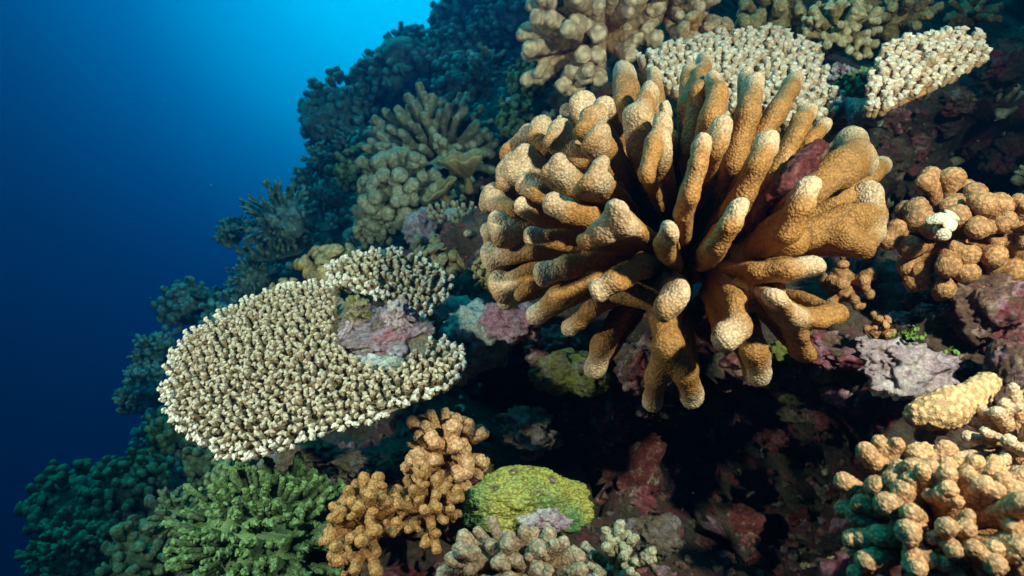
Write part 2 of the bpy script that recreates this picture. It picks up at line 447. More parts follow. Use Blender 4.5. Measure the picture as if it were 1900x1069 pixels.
TQ = np.stack([idx[:-1, :-1], idx[1:, :-1], idx[1:, 1:], idx[:-1, 1:]], -1)[_seen[:-1, :-1]].reshape(-1, 4)
slope = ob('reef_slope', make_mesh('reef_slope', TP, TQ, M['reef']))
slope['kind'] = 'structure'; slope['label'] = 'steep reef slope crusted with dark red and purple algae'

# the water: one closed box of even density round camera and reef
V8 = np.array([(x, y, z) for x in (-9, 7) for y in (-1.5, 17) for z in (-11, 4.5)], float)
Q8 = np.array([[0, 1, 3, 2], [4, 6, 7, 5], [0, 4, 5, 1], [2, 3, 7, 6], [0, 2, 6, 4], [1, 5, 7, 3]])
hm = bpy.data.materials.new('sea_water'); hm.use_nodes = True
hn = hm.node_tree.nodes; hn.remove(hn['Principled BSDF'])
pv = hn.new('ShaderNodeVolumePrincipled')
pv.inputs['Density'].default_value = 0.32
pv.inputs['Color'].default_value = (0.004, 0.055, 0.14, 1)
pv.inputs['Absorption Color'].default_value = (0.09, 0.62, 0.80, 1)
pv.inputs['Anisotropy'].default_value = 0.75
hm.node_tree.links.new(pv.outputs[0], hn['Material Output'].inputs['Volume'])
haze = stuff(ob('haze', make_mesh('haze', V8, Q8, hm, smooth=False)))
haze['label'] = 'clear blue sea water around the reef'

# ------------------------------------------------------------------ branch prototypes (base at z=0, tip at z=1)
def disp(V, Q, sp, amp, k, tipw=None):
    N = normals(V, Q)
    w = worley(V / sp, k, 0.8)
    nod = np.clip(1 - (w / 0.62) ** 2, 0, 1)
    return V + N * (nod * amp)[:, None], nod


def proto(style, seed, vox, mat):
    r = random.Random(seed * 77 + len(style))
    j = lambda a: r.uniform(-a, a)
    Cn = []; k = 0.05; sp, amp = 0.075, 0.016
    if style == 'finger':
        bx, by = j(.10), j(.10)
        Cn = [[((0, 0, 0), .085), ((bx, by, .5), .095), ((bx * .6 + j(.06), by * .6 + j(.06), .9), .095)]]
        if seed % 2:
            Cn.append([((bx, by, .5), .08), ((bx + j(.25), by + j(.25), .80), .08)])
    elif style == 'lobe':
        a = r.uniform(.10, .2)
        Cn = [[((0, 0, 0), .10), ((j(.04), 0, .45), .14), ((a, j(.05), .82), .15)], [((0, 0, .4), .14), ((-a, j(.05), .85), .13)]]
        if seed % 3 == 0:
            Cn.append([((0, 0, .5), .13), ((0, .16, .75), .13)])
        k = 0.12
    elif style == 'knob':
        Cn = [[((0, 0, 0), .12), ((j(.05), j(.05), .45), .17), ((j(.06), j(.06), .76), .23)]]
        if seed % 2:
            Cn.append([((0, 0, .5), .16), ((.25 * math.cos(seed), .25 * math.sin(seed), .70), .17)])
        k = 0.09
    elif style == 'poci':
        Cn = [[((0, 0, 0), .11), ((j(.05), j(.05), .36), .12)]]
        n = 2 + seed % 3; top = Cn[0][1][0]
        for i in range(n):
            th = 6.283 * i / n + j(.5); e = r.uniform(.10, .26)
            md = (top[0] + e * .7 * math.cos(th), top[1] + e * .7 * math.sin(th) * .8, r.uniform(.52, .62))
            tp_ = (top[0] + e * 1.15 * math.cos(th), top[1] + e * 1.15 * math.sin(th) * .8, r.uniform(.74, .93))
            Cn.append([(top, .10), (md, .10), (tp_, r.uniform(.095, .125))])
            if r.random() < .6:
                Cn.append([(md, .08), ((md[0] + j(.2), md[1] + j(.2), md[2] + .14), .085)])
        k = 0.06; sp, amp = 0.055, 0.012
    elif style == 'acro':
        lean = (j(.12), j(.12))
        Cn = [[((0, 0, 0), .14), ((lean[0] * .5, lean[1] * .5, .5), .15), ((lean[0], lean[1], .88), .12)]]
        for i in range(6):
            th = 2.4 * i + j(.5); z = .35 + .09 * i; rr = .17
            Cn.append([((lean[0] * z, lean[1] * z, z - .05), .08), ((lean[0] * z + rr * math.cos(th), lean[1] * z + rr * math.sin(th), z + .10), .065)])
        k = 0.06; sp, amp = 0.12, 0.012
    elif style == 'star':
        top = (j(.05), j(.05), .70)
        Cn = [[((0, 0, 0), .09), (top, .14)]]
        for i in range(13):
            zz = 1 - 1.25 * (i + .5) / 13; th = 2.399 * i + j(.2); q = math.sqrt(1 - zz * zz)
            dn = (q * math.cos(th), q * math.sin(th), zz)
            Cn.append([(tuple(top[m] + dn[m] * .12 for m in range(3)), .07), (tuple(top[m] + dn[m] * r.uniform(.21, .27) for m in range(3)), .05)])
        k = 0.02; sp, amp = 0.12, 0.006
    elif style == 'plain':
        Cn = [[((0, 0, 0), .13), ((j(.05), j(.05), .5), .15), ((j(.08), j(.08), .87), .13)]]
        sp, amp = 0.12, 0.02
    Cn = [[(np.array(p, float), q) for p, q in c] for c in Cn]
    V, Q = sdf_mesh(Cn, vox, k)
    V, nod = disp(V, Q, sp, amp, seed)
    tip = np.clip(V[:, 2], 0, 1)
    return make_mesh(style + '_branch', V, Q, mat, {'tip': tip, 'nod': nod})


_pc = {}


def protos(style, mat, vox, n=5):
    key = (style, mat, vox)
    if key not in _pc:
        _pc[key] = [proto(style, i, vox, M[mat]) for i in range(n)]
    return _pc[key]


def blob(name, c, rad, mat, seed, vox=None, rough=0.12, parent=None, ndisp=(0.0, 0), parts=4, squash=(1, 1, 1), rot=None):
    """lumpy rounded mass about the point c, radius rad"""
    r = random.Random(seed)
    vox = vox or 0.09
    Cn = [[(np.zeros(3), .62)]]
    for i in range(parts):
        d = np.array([r.gauss(0, 1) for _ in range(3)]); d /= np.linalg.norm(d)
        Cn.append([(np.zeros(3), .4), (d * r.uniform(.35, .6), r.uniform(.28, .45))])
    V, Q = sdf_mesh(Cn, vox, 0.2)
    N = normals(V, Q)
    V = V + N * (fbm(V * 3.5 + seed, 6, seed, .62) * rough)[:, None]
    nod = np.full(len(V), .7)
    if ndisp[0]:
        w = worley(V / ndisp[1] + seed, seed, .8); nod = np.clip(1 - (w / .62) ** 2, 0, 1); V = V + N * (nod * ndisp[0])[:, None]
    V = V * np.array(squash)
    tip = np.clip(V[:, 2] * .5 + .4, 0, 1)
    me = make_mesh(name, V, Q, M[mat] if isinstance(mat, str) else mat, {'tip': tip, 'nod': nod})
    rot = rot or Matrix.Identity(3)
    if parent:
        return ob(name, me, parent, trs((0, 0, 0) if c is None else c, rot, (rad,) * 3))
    return ob(name, me, None, trs(c, rot, (rad,) * 3))


OUT = np.array([-0.55, -0.35, 0.75])


def colony(name, label, px, py, d, rpx, n, style, mat, axis=OUT, spread=80, vis=0.5, thick=1.0, squash=1.0, seed=1, vox=0.05, part='branch',
           cat='coral', group=None, base=True, bmat=None, jit=0.12, wide=(1, 1), lenjit=0.15, back=0.0, bs=1.0):
    r = random.Random(seed * 131 + n)
    ax = np.asarray(axis, float); ax /= np.linalg.norm(ax)
    L = rpx / FPX * d
    c = at(px, py, d) - ax * back * L
    t = thing(name, c, label, cat, group)
    fr = frame(ax)
    A = np.array(fr)
    if base:
        blob('base', (0, 0, 0), L * (1 - vis * 0.75) * 1.25 * bs, bmat or mat, seed, 0.10, 0.1, t, squash=(wide[0], wide[1], squash), rot=fr, ndisp=(.05, .2))
    ms = protos(style, mat, vox)
    ca = math.cos(math.radians(spread))
    for i in range(n):
        z = 1 - (1 - ca) * (i + .5) / n
        th = i * 2.39996 + r.uniform(-.35, .35)
        q = math.sqrt(max(0, 1 - z * z))
        u = np.array([q * math.cos(th) * wide[0], q * math.sin(th) * wide[1], z * squash])
        u += np.array([r.gauss(0, jit) for _ in range(3)]) * .5
        ln = np.linalg.norm(u)
        w = A @ (u / ln)
        l = L * ln * (1 + r.uniform(-lenjit, lenjit * .4))
        v = l * vis
        th_ = L * vis * thick * r.uniform(.85, 1.18)
        ob(part, ms[r.randrange(len(ms))], t, trs(w * (l - v), frame(w, r.uniform(0, 6.28)), (th_, th_, v)))
    return t


# ------------------------------------------------------------------ the large antler coral
HC = (1268, 478)


def dome(px, py, k):
    u = ((px - 1265) / 395.0) ** 2 + ((py - 455) / 335.0) ** 2
    return 1.20 - k * (0.33 * math.sqrt(max(0.0, 1 - u)) + 0.115)


HB = [
    [[(1160, 140, 24, .85), (1158, 200, 26, .75), (1190, 330, 22, .4)]],
    [[(1206, 172, 17, 1), (1188, 222, 27, .95), (1195, 300, 27, .75), (1220, 390, 22, .4)], [(1172, 222, 20, .95), (1182, 280, 22, .8)]],
    [[(1082, 192, 23, .9), (1092, 230, 20, .7)]],
    [[(1052, 205, 14, .8), (1068, 240, 14, .6)], [(1040, 222, 10, .8), (1068, 240, 14, .6)]],
    [[(1120, 196, 17, 1.02), (1100, 216, 19, 1.02), (1082, 242, 18, 1.02)], [(1105, 225, 18, .95), (1150, 330, 20, .5)]],
    [[(1110, 248, 17, 1.08), (1096, 268, 19, 1.08)], [(1102, 262, 17, 1.05), (1160, 350, 18, .6)]],
    [[(1112, 306, 16, 1.12), (1092, 338, 20, 1.12), (1076, 352, 15, 1.1)], [(1114, 340, 20, 1.08), (1170, 400, 20, .6)]],
    [[(1040, 236, 17, .98), (1022, 262, 15, .98)], [(1040, 250, 20, .92), (1080, 300, 24, .7), (1150, 370, 22, .4)]],
    [[(1006, 236, 18, .92), (996, 250, 16, .92), (1040, 300, 18, .6)]],
    [[(978, 250, 17, .85), (948, 284, 19, .85), (1000, 320, 20, .6)]],
    [[(974, 288, 20, .95), (940, 318, 19, .95), (932, 340, 14, .95)], [(960, 315, 24, .9), (1040, 370, 22, .6)]],
    [[(1036, 302, 16, 1.06), (1016, 318, 15, 1.06)], [(1042, 320, 20, 1.0), (1068, 350, 19, .85), (1140, 410, 18, .5)]],
    [[(972, 342, 15, 1.02), (1000, 358, 15, .95), (1040, 385, 15, .8), (1140, 430, 16, .4)]],
    [[(916, 358, 17, .95), (906, 380, 16, .95)], [(918, 372, 19, .93), (955, 392, 17, .85), (1010, 420, 16, .6)]],
    [[(966, 382, 15, 1.0), (1000, 400, 15, .8)]],
    [[(1024, 378, 17, 1.12), (1056, 392, 19, 1.05), (1100, 404, 18, .9), (1180, 440, 18, .5)]],
    [[(1148, 388, 15, 1.18), (1146, 410, 22, 1.15), (1120, 432, 19, 1.14), (1088, 452, 16, 1.14)], [(1150, 418, 23, 1.12), (1176, 424, 15, 1.05), (1215, 450, 20, .6)]],
    [[(922, 414, 20, .98), (930, 440, 20, .98)], [(930, 424, 20, .95), (975, 432, 18, .75), (1050, 450, 18, .5)]],
    [[(904, 428, 13, .9), (912, 448, 12, .9), (960, 450, 14, .6)]],
    [[(984, 438, 15, 1.05), (1030, 444, 16, .9), (1080, 452, 16, .7)]],
    [[(1242, 428, 15, 1.18), (1232, 460, 18, 1.1), (1250, 490, 16, .8)]],
    [[(1230, 232, 17, 1.02), (1212, 276, 19, 1.04), (1200, 322, 18, 1.04)], [(1226, 270, 18, .98), (1234, 320, 20, .8), (1245, 400, 20, .4)]],
    [[(1234, 200, 13, .75), (1246, 260, 14, .6)], [(1250, 250, 9, .75), (1250, 280, 10, .6)]],
    [[(1214, 142, 17, .62), (1222, 200, 18, .55)]],
    [[(1306, 120, 19, .92), (1296, 180, 22, .85), (1282, 270, 22, .65), (1276, 370, 20, .4)], [(1278, 132, 14, .75), (1270, 200, 17, .7), (1270, 300, 18, .5)]],
    [[(1320, 152, 16, 1.02), (1332, 180, 20, 1.02), (1320, 220, 25, .98), (1300, 300, 24, .75)]],
    [[(1338, 238, 20, 1.1), (1326, 274, 18, 1.05), (1310, 320, 17, .8)]],
    [[(1304, 268, 15, 1.16), (1294, 310, 19, 1.14), (1280, 360, 21, 1.08), (1268, 392, 17, 1.0), (1270, 440, 16, .7)]],
    [[(1384, 142, 16, .8), (1380, 200, 18, .65)]],
    [[(1398, 162, 22, .95), (1386, 220, 25, .88), (1362, 300, 25, .7), (1330, 400, 22, .4)]],
    [[(1470, 158, 20, .92), (1440, 210, 21, .88), (1404, 270, 21, .7), (1350, 380, 20, .4)]],
    [[(1422, 266, 20, 1.1), (1404, 310, 24, 1.06), (1380, 360, 25, .95), (1330, 440, 22, .6)]],
    [[(1496, 212, 18, .98), (1474, 256, 20, .94), (1440, 320, 20, .8), (1360, 420, 18, .4)]],
    [[(1526, 236, 15, .90), (1500, 264, 15, .86), (1450, 330, 16, .6)]],
    [[(1580, 262, 20, 1.0), (1590, 290, 24, 1.0), (1560, 310, 26, .95), (1500, 360, 24, .8), (1410, 430, 22, .5)], [(1600, 306, 18, 1.0), (1560, 325, 20, .93)]],
    [[(1634, 308, 14, .9), (1608, 334, 14, .88), (1550, 380, 16, .75), (1470, 430, 17, .55)]],
    [[(1612, 360, 20, 1.0), (1620, 400, 20, 1.0), (1570, 410, 26, .92), (1490, 440, 24, .75), (1400, 470, 22, .5)], [(1622, 432, 16, 1.0), (1600, 460, 17, 1.0), (1560, 440, 22, .92)]],
    [[(1498, 348, 19, 1.12), (1482, 390, 22, 1.08), (1460, 432, 23, 1.0), (1390, 480, 20, .6)]],
    [[(1370, 386, 16, 1.2), (1354, 420, 20, 1.18), (1330, 456, 21, 1.12), (1310, 490, 18, .7)]],
    [[(1006, 510, 19, 1.06), (1050, 496, 19, .95), (1130, 482, 18, .7)]],
    [[(908, 468, 16, .95), (914, 490, 15, .95)], [(912, 478, 18, .93), (990, 466, 15, .75), (1080, 470, 16, .4)]],
    [[(926, 522, 18, .92), (934, 546, 16, .92)], [(932, 532, 18, .9), (1000, 492, 16, .7), (1080, 480, 16, .4)]],
    [[(938, 556, 17, .86), (985, 530, 15, .75), (1060, 500, 15, .5)]],
    [[(996, 584, 21, .98), (1034, 553, 23, .95), (1090, 522, 22, .85), (1160, 495, 20, .5)]],
    [[(1108, 540, 18, 1.14), (1146, 516, 20, 1.1), (1190, 494, 19, .95), (1235, 485, 18, .6)]],
    [[(1058, 608, 13, .92), (1096, 574, 15, .9), (1150, 550, 16, .75), (1210, 515, 16, .5)]],
    [[(1106, 682, 21, .95), (1118, 640, 20, .9), (1145, 590, 17, .75), (1200, 530, 16, .5)]],
    [[(1262, 545, 19, 1.12), (1232, 572, 22, 1.14)], [(1245, 560, 21, 1.1), (1240, 510, 19, .8)]],
    [[(1212, 744, 19, 1.04), (1218, 700, 20, 1.02), (1236, 642, 24, .98), (1226, 590, 18, .85), (1245, 530, 16, .5)], [(1284, 735, 22, 1.06), (1270, 690, 22, 1.02), (1242, 642, 24, .98)]],
    [[(1500, 494, 23, 1.1), (1460, 502, 23, 1.08), (1410, 508, 22, .98), (1340, 505, 20, .6)]],
    [[(1436, 552, 16, 1.16), (1456, 582, 22, 1.08), (1510, 592, 20, 1.05), (1552, 580, 19, 1.05)], [(1456, 582, 22, 1.05), (1476, 620, 20, 1.04), (1488, 652, 21, 1.06)], [(1440, 560, 20, 1.05), (1390, 515, 18, .7)]],
    [[(1346, 630, 22, 1.16), (1372, 608, 21, 1.12), (1366, 565, 20, 1.02), (1345, 520, 19, .7)]],
    [[(1407, 692, 23, 1.04), (1398, 650, 23, 1.0), (1388, 605, 19, .9), (1360, 540, 17, .6)]],
]


def hero_branch(i, chains, parent, mat, sp=0.0060, amp=0.0006, vox=0.0034):
    C3 = []; tips = []
    for q, ch in enumerate(chains):
        c3 = [(at(x, y, dome(x, y, k)), rr * (.88 + .14 * k) * (.86 if chains[0][0][0] < 1130 and chains[0][0][1] < 600 else 1.0) / FPX * dome(x, y, k)) for x, y, rr, k in ch]
        if q == 0 or len(ch) > 1:
            tips.append(c3[0])
        if q == 0:
            lx, ly, lr, lk = ch[-1]
            ex, ey = HC[0] + (lx - HC[0]) * .22, HC[1] + (ly - HC[1]) * .22
            c3.append((at(ex, ey, 1.20), max(10, lr * .6) / FPX * 1.2))
        C3.append(c3)
    rb = random.Random(i * 5 + 1)
    pe = C3[0][-1][0]                                        # webs that make each lobe a fin
    for q, ch in enumerate(chains):
        for (x, y, rr, k), (p_, r_) in zip(ch, C3[q]):
            if k > .8 and not (q == 0 and p_ is C3[0][-2][0]):
                C3.append([(p_, r_ * .85), (p_ + (pe - p_) * .5, r_ * .62)])
    if rb.random() < .6:
        (p0, r0), (p1, r1) = C3[0][0], C3[0][1]
        dv = np.array([rb.gauss(0, 1) for _ in range(3)]); ax_ = (p0 - p1) / np.linalg.norm(p0 - p1); dv -= ax_ * (dv @ ax_); dv /= np.linalg.norm(dv)
        f_ = rb.uniform(.3, .9); pc = p0 * (1 - f_) + p1 * f_
        C3.append([(pc, r0 * .6), (pc + dv * r0 * rb.uniform(.5, .8) + ax_ * r0 * .4, r0 * rb.uniform(.4, .55))])
    tx, ty = chains[0][0][0], chains[0][0][1]                # lobes are blades: wide one way, thin the other
    axd = C3[0][0][0] - C3[0][-1][0]; axd /= np.linalg.norm(axd)
    rad_ = R_ * (tx - HC[0]) - U_ * (ty - HC[1]); rad_ /= np.linalg.norm(rad_)
    vw = C3[0][0][0] / np.linalg.norm(C3[0][0][0])
    tang = np.cross(rad_, vw); tang -= axd * (tang @ axd); tang /= np.linalg.norm(tang)
    nf = np.cross(axd, tang); nf /= np.linalg.norm(nf)
    if ty > 560:
        nf, st, up_ = tang, 1.05, 1.0
    elif tx < 1130 or tx > 1560:
        st, up_ = 1.75, 1.22
    else:
        nf, st, up_ = tang, 1.4, 1.15
    stretch = np.eye(3) + (st - 1) * np.outer(nf, nf)
    C3 = [[(p_ @ stretch, r_ * up_) for p_, r_ in c_] for c_ in C3]
    tips = [(p_, r_) for p_, r_ in tips]
    V, Q = sdf_mesh(C3, vox * 1.1, 0.012)
    V = V @ np.linalg.inv(stretch)
    Nn = normals(V, Q)
    V = V + Nn * (fbm(V * 24 + i, 4, i) * 0.0022)[:, None]
    w = worley(V / sp + i * 3.3, i, .75)
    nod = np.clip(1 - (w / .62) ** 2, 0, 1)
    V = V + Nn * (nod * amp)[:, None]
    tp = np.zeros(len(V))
    for p, rr in tips:
        dd = np.linalg.norm(V - p, axis=1) / (rr * 3.0)
        tp = np.maximum(tp, np.clip(1.18 - dd, 0, 1))
    o0 = Vector(parent.location)
    return ob('branch', make_mesh('antler_branch', V - np.array(o0), Q, mat, {'tip': tp, 'nod': nod}), parent)


hero = thing('antler_coral', at(1268, 490, 1.22), 'large golden brown antler coral with thick pale tipped lobes spreading like a fan', 'coral')
for i, ch in enumerate(HB):
    hero_branch(i, ch, hero, M['hero'])
HS = [[(1225, 500, 34, .1), (1150, 482, 36, .45), (1085, 466, 24, .62)], [(1200, 470, 30, .1), (1150, 420, 28, .42), (1110, 370, 20, .55)], [(1310, 495, 34, .1), (1395, 482, 36, .5), (1470, 448, 26, .68)],
      [(1330, 430, 30, .1), (1352, 350, 26, .45), (1370, 290, 20, .55)], [(1340, 470, 30, .1), (1430, 410, 26, .5)], [(1225, 430, 28, .1), (1215, 340, 24, .45)], [(1258, 520, 28, .2), (1232, 556, 26, .72), (1150, 545, 18, .72)],
      [(1345, 520, 30, .2), (1385, 545, 26, .74), (1430, 540, 18, .8)], [(1285, 400, 22, .1), (1288, 320, 18, .4)], [(1225, 500, 34, 0), (1270, 500, 36, 0), (1320, 490, 34, 0)]]
V, Q = sdf_mesh([[(at(x, y, dome(x, y, k * 1.22)), rr / FPX * 1.08) for x, y, rr, k in c] for c in HS], .0036, .022)
V = V + normals(V, Q) * (fbm(V * 24, 4, 3) * .004)[:, None]
ob('base', make_mesh('base', V - np.array(hero.location), Q, M['hero'], {'tip': np.zeros(len(V)), 'nod': np.full(len(V), .7)}), hero)
dead = hero_branch(99, [[(1510, 284, 20, 1.02), (1490, 308, 21, 1.0), (1462, 340, 17, .95), (1430, 372, 12, .85), (1388, 420, 12, .7)]], hero, M['red'], sp=0.012, amp=0.004)
dead['label'] = 'dead branch crusted dark red'

# ------------------------------------------------------------------ table corals
def poly_sdf(P, poly):
    d = np.full(len(P), 1e9); s = np.ones(len(P), bool)
    n = len(poly); ins = np.zeros(len(P), bool)
    for i in range(n):
        a = poly[i]; b = poly[(i + 1) % n]; e = b - a; w = P - a
        t = np.clip((w @ e) / (e @ e), 0, 1)
        q = w - t[:, None] * e; d = np.minimum(d, (q * q).sum(1))
        c1 = (a[1] > P[:, 1]) != (b[1] > P[:, 1])
        xi = (b[0] - a[0]) * (P[:, 1] - a[1]) / (b[1] - a[1] if b[1] != a[1] else 1e-9) + a[0]
        ins ^= c1 & (P[:, 0] < xi)
    return np.where(ins, -1, 1) * np.sqrt(d)


def table(name, label, c, d, nrm, outline, hole, spacing, hbr, mat, style='acro', vox=.075, seed=1, pmat='plate', stalk=None, nparts=300, tk=0.010, lean=0.5, cat='coral', group=None, bow=0.0, bare=None, rim=None, updir=None):
    r = random.Random(seed)
    C0 = at(c[0], c[1], d); nrm = np.asarray(nrm, float); nrm = nrm / np.linalg.norm(nrm)
    ex = np.cross(nrm, [0, 1, 0.0]); ex /= np.linalg.norm(ex); ex = ex if ex[0] > 0 else -ex
    ey = np.cross(nrm, ex)
    def flat(pts):
        o = []
        for x, y in pts:
            q = at(x, y, 1.0); q = q * ((C0 @ nrm) / (q @ nrm)); o.append([(q - C0) @ ex, (q - C0) @ ey])
        return np.array(o)
    PO = flat(outline); HO = flat(hole) if hole else None
    t = thing(name, C0, label, cat, group)
    lo, hi = PO.min(0) - .02, PO.max(0) + .02
    size = (hi - lo).max()
    def lift(p2):
        return -bow * ((p2 - (lo + hi) / 2) ** 2).sum(1)
    pv_ = max(size / 90, .003)
    nx, ny = [int((hi[k] - lo[k]) / pv_) + 2 for k in (0, 1)]; nz = int(2 * (tk + .02) / pv_) + 4
    gx, gy = np.meshgrid(lo[0] + pv_ * np.arange(nx), lo[1] + pv_ * np.arange(ny), indexing='ij')
    P2 = np.stack([gx.ravel(), gy.ravel()], 1)
    sd = poly_sdf(P2, PO)
    if HO is not None:
        sd = np.maximum(sd, -poly_sdf(P2, HO))
    z0 = -tk - .02
    zz = z0 + pv_ * np.arange(nz)
    thick = tk * np.clip(.45 + (-sd / (.25 * size)), .4, 1.2)
    G = np.maximum(sd.reshape(nx, ny, 1), np.abs(zz[None, None] + thick.reshape(nx, ny, 1) * .6) - thick.reshape(nx, ny, 1) * .6)
    V, Q = nets(G.astype(np.float32), np.array([lo[0], lo[1], z0]), pv_)
    V[:, 2] += lift(V[:, :2]) + fbm(V * 30, 3, seed) * .003
    B = np.stack([ex, ey, nrm], 1)
    ob('plate', make_mesh('plate', V @ B.T, Q, M[pmat], {'tip': np.zeros(len(V)), 'nod': np.clip(worley(V / .012, seed), 0, 1)}), t)
    # branchlets
    pts = []
    h = spacing * .866
    row = 0; y = lo[1]
    while y < hi[1]:
        x = lo[0] + (row % 2) * spacing / 2
        while x < hi[0]:
            pts.append((x + r.uniform(-.3, .3) * spacing, y + r.uniform(-.3, .3) * spacing)); x += spacing
        y += h; row += 1
    pts = np.array(pts); sd = poly_sdf(pts, PO)
    if HO is not None:
        hd = poly_sdf(pts, HO); keep = (sd < .002) & (hd > spacing * .3)
    else:
        keep = sd < .002
    if bare:
        keep &= poly_sdf(pts, flat(bare)) > spacing * .3
    pts, sd = pts[keep], sd[keep]
    z = lift(pts)
    ctr = PO.mean(0)
    ms = protos(style, mat, vox, 6)
    n_in = len(ms)
    if rim:
        ms = ms + protos(style, rim, vox, 6)
    mats = []
    for (x, y_), s, zl in zip(pts, sd, z):
        edge = math.exp(-max(0, -s) / (spacing * 1.6))
        o2 = np.array([x, y_]) - ctr; o2 = o2 / (np.linalg.norm(o2) + 1e-6)
        dr = B @ np.array([o2[0] * (lean * .25 + edge * lean * 1.3) + r.gauss(0, .12), o2[1] * (lean * .25 + edge * lean * 1.3) + r.gauss(0, .12), 1.0])
        if updir is not None:
            dr = dr * .35 + np.array(updir) + np.array([r.gauss(0, .12) for _ in range(3)])
        hh = hbr * r.uniform(.75, 1.2) * (1 - .25 * edge); w = hbr * 1.18 * r.uniform(.85, 1.15)
        loc = B @ np.array([x, y_, zl - .002])
        mats.append((np.linalg.norm(loc + C0), trs(loc, frame(dr, r.uniform(0, 6.28)), (w, w, hh)), r.randrange(n_in) + (n_in if rim and -s < spacing * 1.3 else 0)))
    mats.sort(key=lambda q: q[0])
    for _, Mx, k in mats[:nparts]:
        ob('branchlet', ms[k], t, Mx)
    rest = mats[nparts:]
    if rest:
        cache = []
        for m in ms:
            v = np.empty(len(m.vertices) * 3, np.float32); m.vertices.foreach_get('co', v)
            q = np.empty(len(m.polygons) * 4, np.int32); m.loops.foreach_get('vertex_index', q)
            a1 = np.empty(len(m.vertices), np.float32); m.attributes['tip'].data.foreach_get('value', a1)
            a2 = np.empty(len(m.vertices), np.float32); m.attributes['nod'].data.foreach_get('value', a2)
            cache.append((v.reshape(-1, 3), q.reshape(-1, 4), a1, a2))
        Vs, Qs, A1, A2, off, mi = [], [], [], [], 0, []
        for _, Mx, k in rest:
            mi.append(np.full(len(cache[k][1]), int(k >= n_in), np.int32))
            v, q, a1, a2 = cache[k]; Mn = np.array(Mx)
            Vs.append(v @ Mn[:3, :3].T + Mn[:3, 3]); Qs.append(q + off); A1.append(a1); A2.append(a2); off += len(v)
        fm = make_mesh('branchlet_field', np.concatenate(Vs), np.concatenate(Qs), M[mat], {'tip': np.concatenate(A1), 'nod': np.concatenate(A2)})
        if rim:
            fm.materials.append(M[rim]); fm.polygons.foreach_set('material_index', np.concatenate(mi))
        stuff(ob('branchlet_field', fm, t))
    if stalk:
        Cn = [[(np.array(at(*p[:3])) - C0, p[3]) for p in stalk]]
        V, Q = sdf_mesh(Cn, .006, .01)
        V = V + normals(V, Q) * (fbm(V * 30, 5, seed, .6) * .013)[:, None]
        ob('stalk', make_mesh('stalk', V, Q, M['teal'], {'tip': np.zeros(len(V)), 'nod': np.ones(len(V))}), t)
    return t


table('table_coral', 'large tan table coral plate with white rimmed branchlets jutting over the deep blue drop', (590, 690), 1.02, (-.16, -.44, .88),
      [(312, 735), (326, 660), (350, 628), (420, 585), (500, 548), (570, 532), (612, 535), (640, 555), (690, 572), (750, 595), (812, 630),
       (850, 650), (858, 690), (830, 722), (760, 752), (700, 776), (660, 792), (600, 806), (540, 828), (490, 845), (435, 850), (385, 828), (345, 795), (320, 765)],
      None, .0108, .0215, 'table', seed=3, vox=.070, rim='tablerim', bare=[(622, 545), (632, 580), (625, 605), (634, 645), (662, 672), (700, 690), (738, 688), (775, 660), (815, 630), (740, 575)], stalk=[(830, 690, 1.10, .02), (870, 660, 1.2, .035), (910, 620, 1.32, .06)])
table('table_coral', 'smaller tan table coral tier above the dead pitted hollow', (725, 520), 1.24, (-.10, -.48, .86),
      [(608, 505), (625, 488), (670, 476), (730, 472), (790, 486), (825, 510), (832, 540), (815, 570), (790, 590), (760, 590), (735, 572), (700, 552), (660, 540), (622, 528)],
      None, .0122, .024, 'table', seed=4, vox=.070, rim='tablerim', stalk=[(760, 560, 1.26, .03), (790, 600, 1.3, .05), (850, 620, 1.4, .07)])
NT = np.array((-.16, -.44, .88)); NT /= np.linalg.norm(NT)
for k, (x, y, up, rp, mt, lb, sq) in enumerate([(698, 628, -.004, 92, 'scar', 'dead brown and lilac scar on the large table coral', (1.1, 1, .34)),
                                                (668, 585, .012, 34, 'olive', 'small brown turf covered knob at the back of the scar', (1, 1, .8)),
                                                (738, 600, .01, 44, 'lilac', 'pale pink crusted knob under the smaller table tier', (1, .8, .8)),
                                                (705, 676, .004, 40, 'teal', 'pale bluish dead rim along the front of the scar', (1.5, .5, .3)),
                                                (640, 622, .004, 26, 'lilac', 'lilac crust rim on the water side of the scar', (.5, 1.4, .4))]):
    q = at(x, y, 1.0); q = q * ((at(590, 690, 1.02) @ NT) / (q @ NT)) + NT * up
    o = blob('coral_rock', q, rp / FPX * 1.05, mt, 40 + k, .045, .30, squash=sq, rot=frame(NT), parts=7); tag(o, lb, 'rock')
table('table_coral', 'white knobbly table coral directly behind the large antler coral', (1370, 150), 1.36, (-.10, -.72, .66),
      [(1185, 118), (1230, 100), (1300, 85), (1380, 72), (1440, 68), (1490, 85), (1520, 120), (1530, 170), (1555, 190), (1540, 225), (1490, 240), (1400, 240), (1300, 200), (1220, 160)],
      None, .0135, .036, 'white', seed=6, vox=.088, updir=(-.15, -.30, .95), pmat='tan', lean=.55, stalk=[(1400, 190, 1.4, .05), (1420, 220, 1.55, .08)], tk=.03)
table('bracket_coral', 'white knobbly bracket coral jutting out over the dark gap', (1710, 145), 1.18, (-.05, -.78, .62),
      [(1600, 205), (1618, 160), (1640, 100), (1700, 78), (1760, 72), (1815, 84), (1824, 112), (1780, 140), (1720, 172), (1660, 200), (1620, 216)],
      None, .0125, .034, 'white', seed=7, vox=.088, updir=(.1, -.30, .95), pmat='tan', lean=.5, stalk=[(1640, 195, 1.2, .02), (1590, 215, 1.3, .03), (1540, 240, 1.4, .03)], tk=.014)
